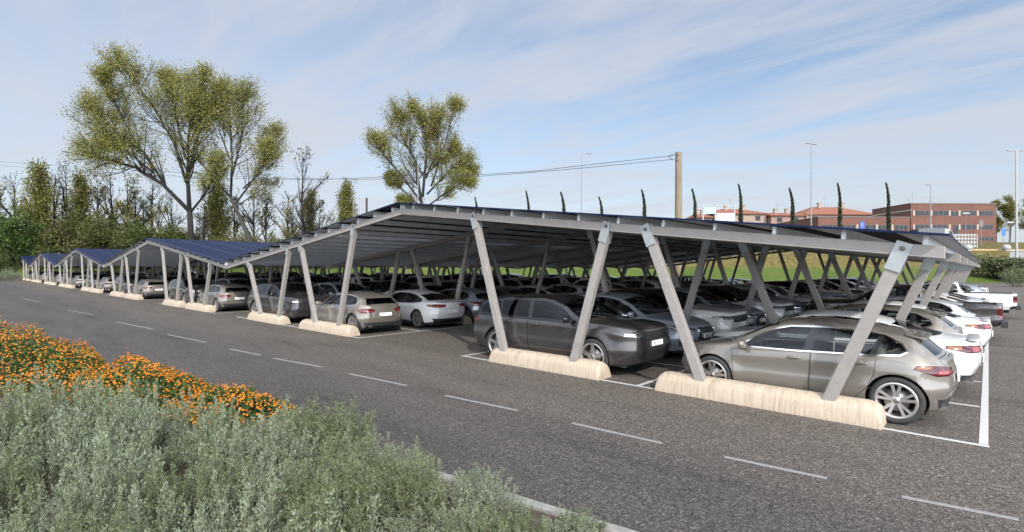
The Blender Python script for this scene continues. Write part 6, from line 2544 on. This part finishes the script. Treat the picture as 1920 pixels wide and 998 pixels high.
def mth(op, a, b):
    m = N(nt, 'ShaderNodeMath', operation=op)
    for i, x in enumerate((a, b)):
        if isinstance(x, (int, float)):
            m.inputs[i].default_value = x
        else:
            nt.links.new(x, m.inputs[i])
    return m.outputs[0]


c1 = cloud(62, (.55, 1.3, 1), 1.1, 9, .58, .40, .66, .8)
c2 = cloud(30, (.42, 1.6, 1), 1.5, 10, .60, .42, .74, 1.0, (3, 1, 0))
c3 = cloud(10, (1, 1, 1), .35, 3, .5, .38, .66, .3, (1.3, .4, 0))
# more veil towards the west (photo's left) and near the horizon
lf = N(nt, 'ShaderNodeMapRange', interpolation_type='SMOOTHSTEP')
lf.inputs['From Min'].default_value = -.95
lf.inputs['From Max'].default_value = -.25
lf.inputs['To Min'].default_value = .52
lf.inputs['To Max'].default_value = .0
nt.links.new(sp.outputs['X'], lf.inputs['Value'])
hz = N(nt, 'ShaderNodeMapRange', interpolation_type='SMOOTHSTEP')
hz.inputs['From Min'].default_value = .0
hz.inputs['From Max'].default_value = .34
hz.inputs['To Min'].default_value = .80
hz.inputs['To Max'].default_value = .03
nt.links.new(sp.outputs['Z'], hz.inputs['Value'])
s1 = mth('MULTIPLY', c1, .62)
s2 = mth('MULTIPLY', c2, .62)
c4 = cloud(78, (.36, 1.9, 1), 1.9, 11, .62, .42, .78, 1.2, (7, 2, 0))
s3 = mth('MULTIPLY', c3, .35)
s4 = mth('MULTIPLY', c4, .55)
veil = mth('MAXIMUM', hz.outputs[0], lf.outputs[0])
# screen the layers together: 1 - prod(1 - a)
inv = None
for s in (s1, s2, s3, s4, veil):
    q = mth('SUBTRACT', 1.0, s)
    inv = q if inv is None else mth('MULTIPLY', inv, q)
cov = mth('SUBTRACT', 1.0, inv)
mx = N(nt, 'ShaderNodeMix', data_type='RGBA')
nt.links.new(cov, mx.inputs[0])
hsv = N(nt, 'ShaderNodeHueSaturation')
hsv.inputs['Saturation'].default_value = 1.05
hsv.inputs['Value'].default_value = .68
nt.links.new(sky.outputs[0], hsv.inputs['Color'])
nt.links.new(hsv.outputs[0], mx.inputs[6])
# unseen cirrus behind the viewer, boosted towards the sun to fill under the carports
vd = N(nt, 'ShaderNodeVectorMath', operation='DOT_PRODUCT')
nt.links.new(tc.outputs['Generated'], vd.inputs[0])
vd.inputs[1].default_value = SUN
sg = N(nt, 'ShaderNodeMapRange', interpolation_type='SMOOTHSTEP')
sg.inputs['From Min'].default_value = -.15
sg.inputs['From Max'].default_value = .95
sg.inputs['To Min'].default_value = 1.0
sg.inputs['To Max'].default_value = 9.5
nt.links.new(vd.outputs['Value'], sg.inputs['Value'])
ccol = N(nt, 'ShaderNodeMix', data_type='RGBA', blend_type='MULTIPLY')
ccol.inputs[0].default_value = 1
ccol.clamp_result = False
ccol.inputs[6].default_value = (2.5, 2.65, 2.92, 1)
nt.links.new(sg.outputs[0], ccol.inputs[7])
nt.links.new(ccol.outputs[2], mx.inputs[7])
nt.links.new(mx.outputs[2], bg.inputs[0])
bg.inputs[1].default_value = .15
nt.links.new(bg.outputs[0], out.inputs[0])

sun = bpy.data.lights.new('sun', 'SUN')
sun.energy = 2.75
sun.angle = R(.5)
sun.color = (1.0, .945, .86)
so = link('sun', sun)
so.location = (30, -20, 40)
so.rotation_euler = (-SUN).to_track_quat('-Z', 'Y').to_euler()

cam = bpy.data.cameras.new('camera')
cam.sensor_width = 36
cam.lens = FPX / 1920 * 36
cam.clip_start = .05
cam.clip_end = 4000
co = link('camera', cam)
co.location = CAM
f_ = Vector((-math.sin(YAW) * math.cos(PITCH), math.cos(YAW) * math.cos(PITCH), math.sin(PITCH)))
r0 = Vector((math.cos(YAW), math.sin(YAW), 0))
u0 = r0.cross(f_)
r2 = r0 * math.cos(ROLL) + u0 * math.sin(ROLL)
u2 = r2.cross(f_)
co.rotation_euler = Matrix((r2, u2, -f_)).transposed().to_euler()
SC.camera = co
SC.view_settings.view_transform = 'Standard'
SC.view_settings.look = 'None'
SC.view_settings.exposure = 0.8
SC.view_settings.gamma = 1.0
SC.view_settings.use_curve_mapping = False
SC.cycles.max_bounces = 10
SC.cycles.diffuse_bounces = 6
SC.cycles.transparent_max_bounces = 24
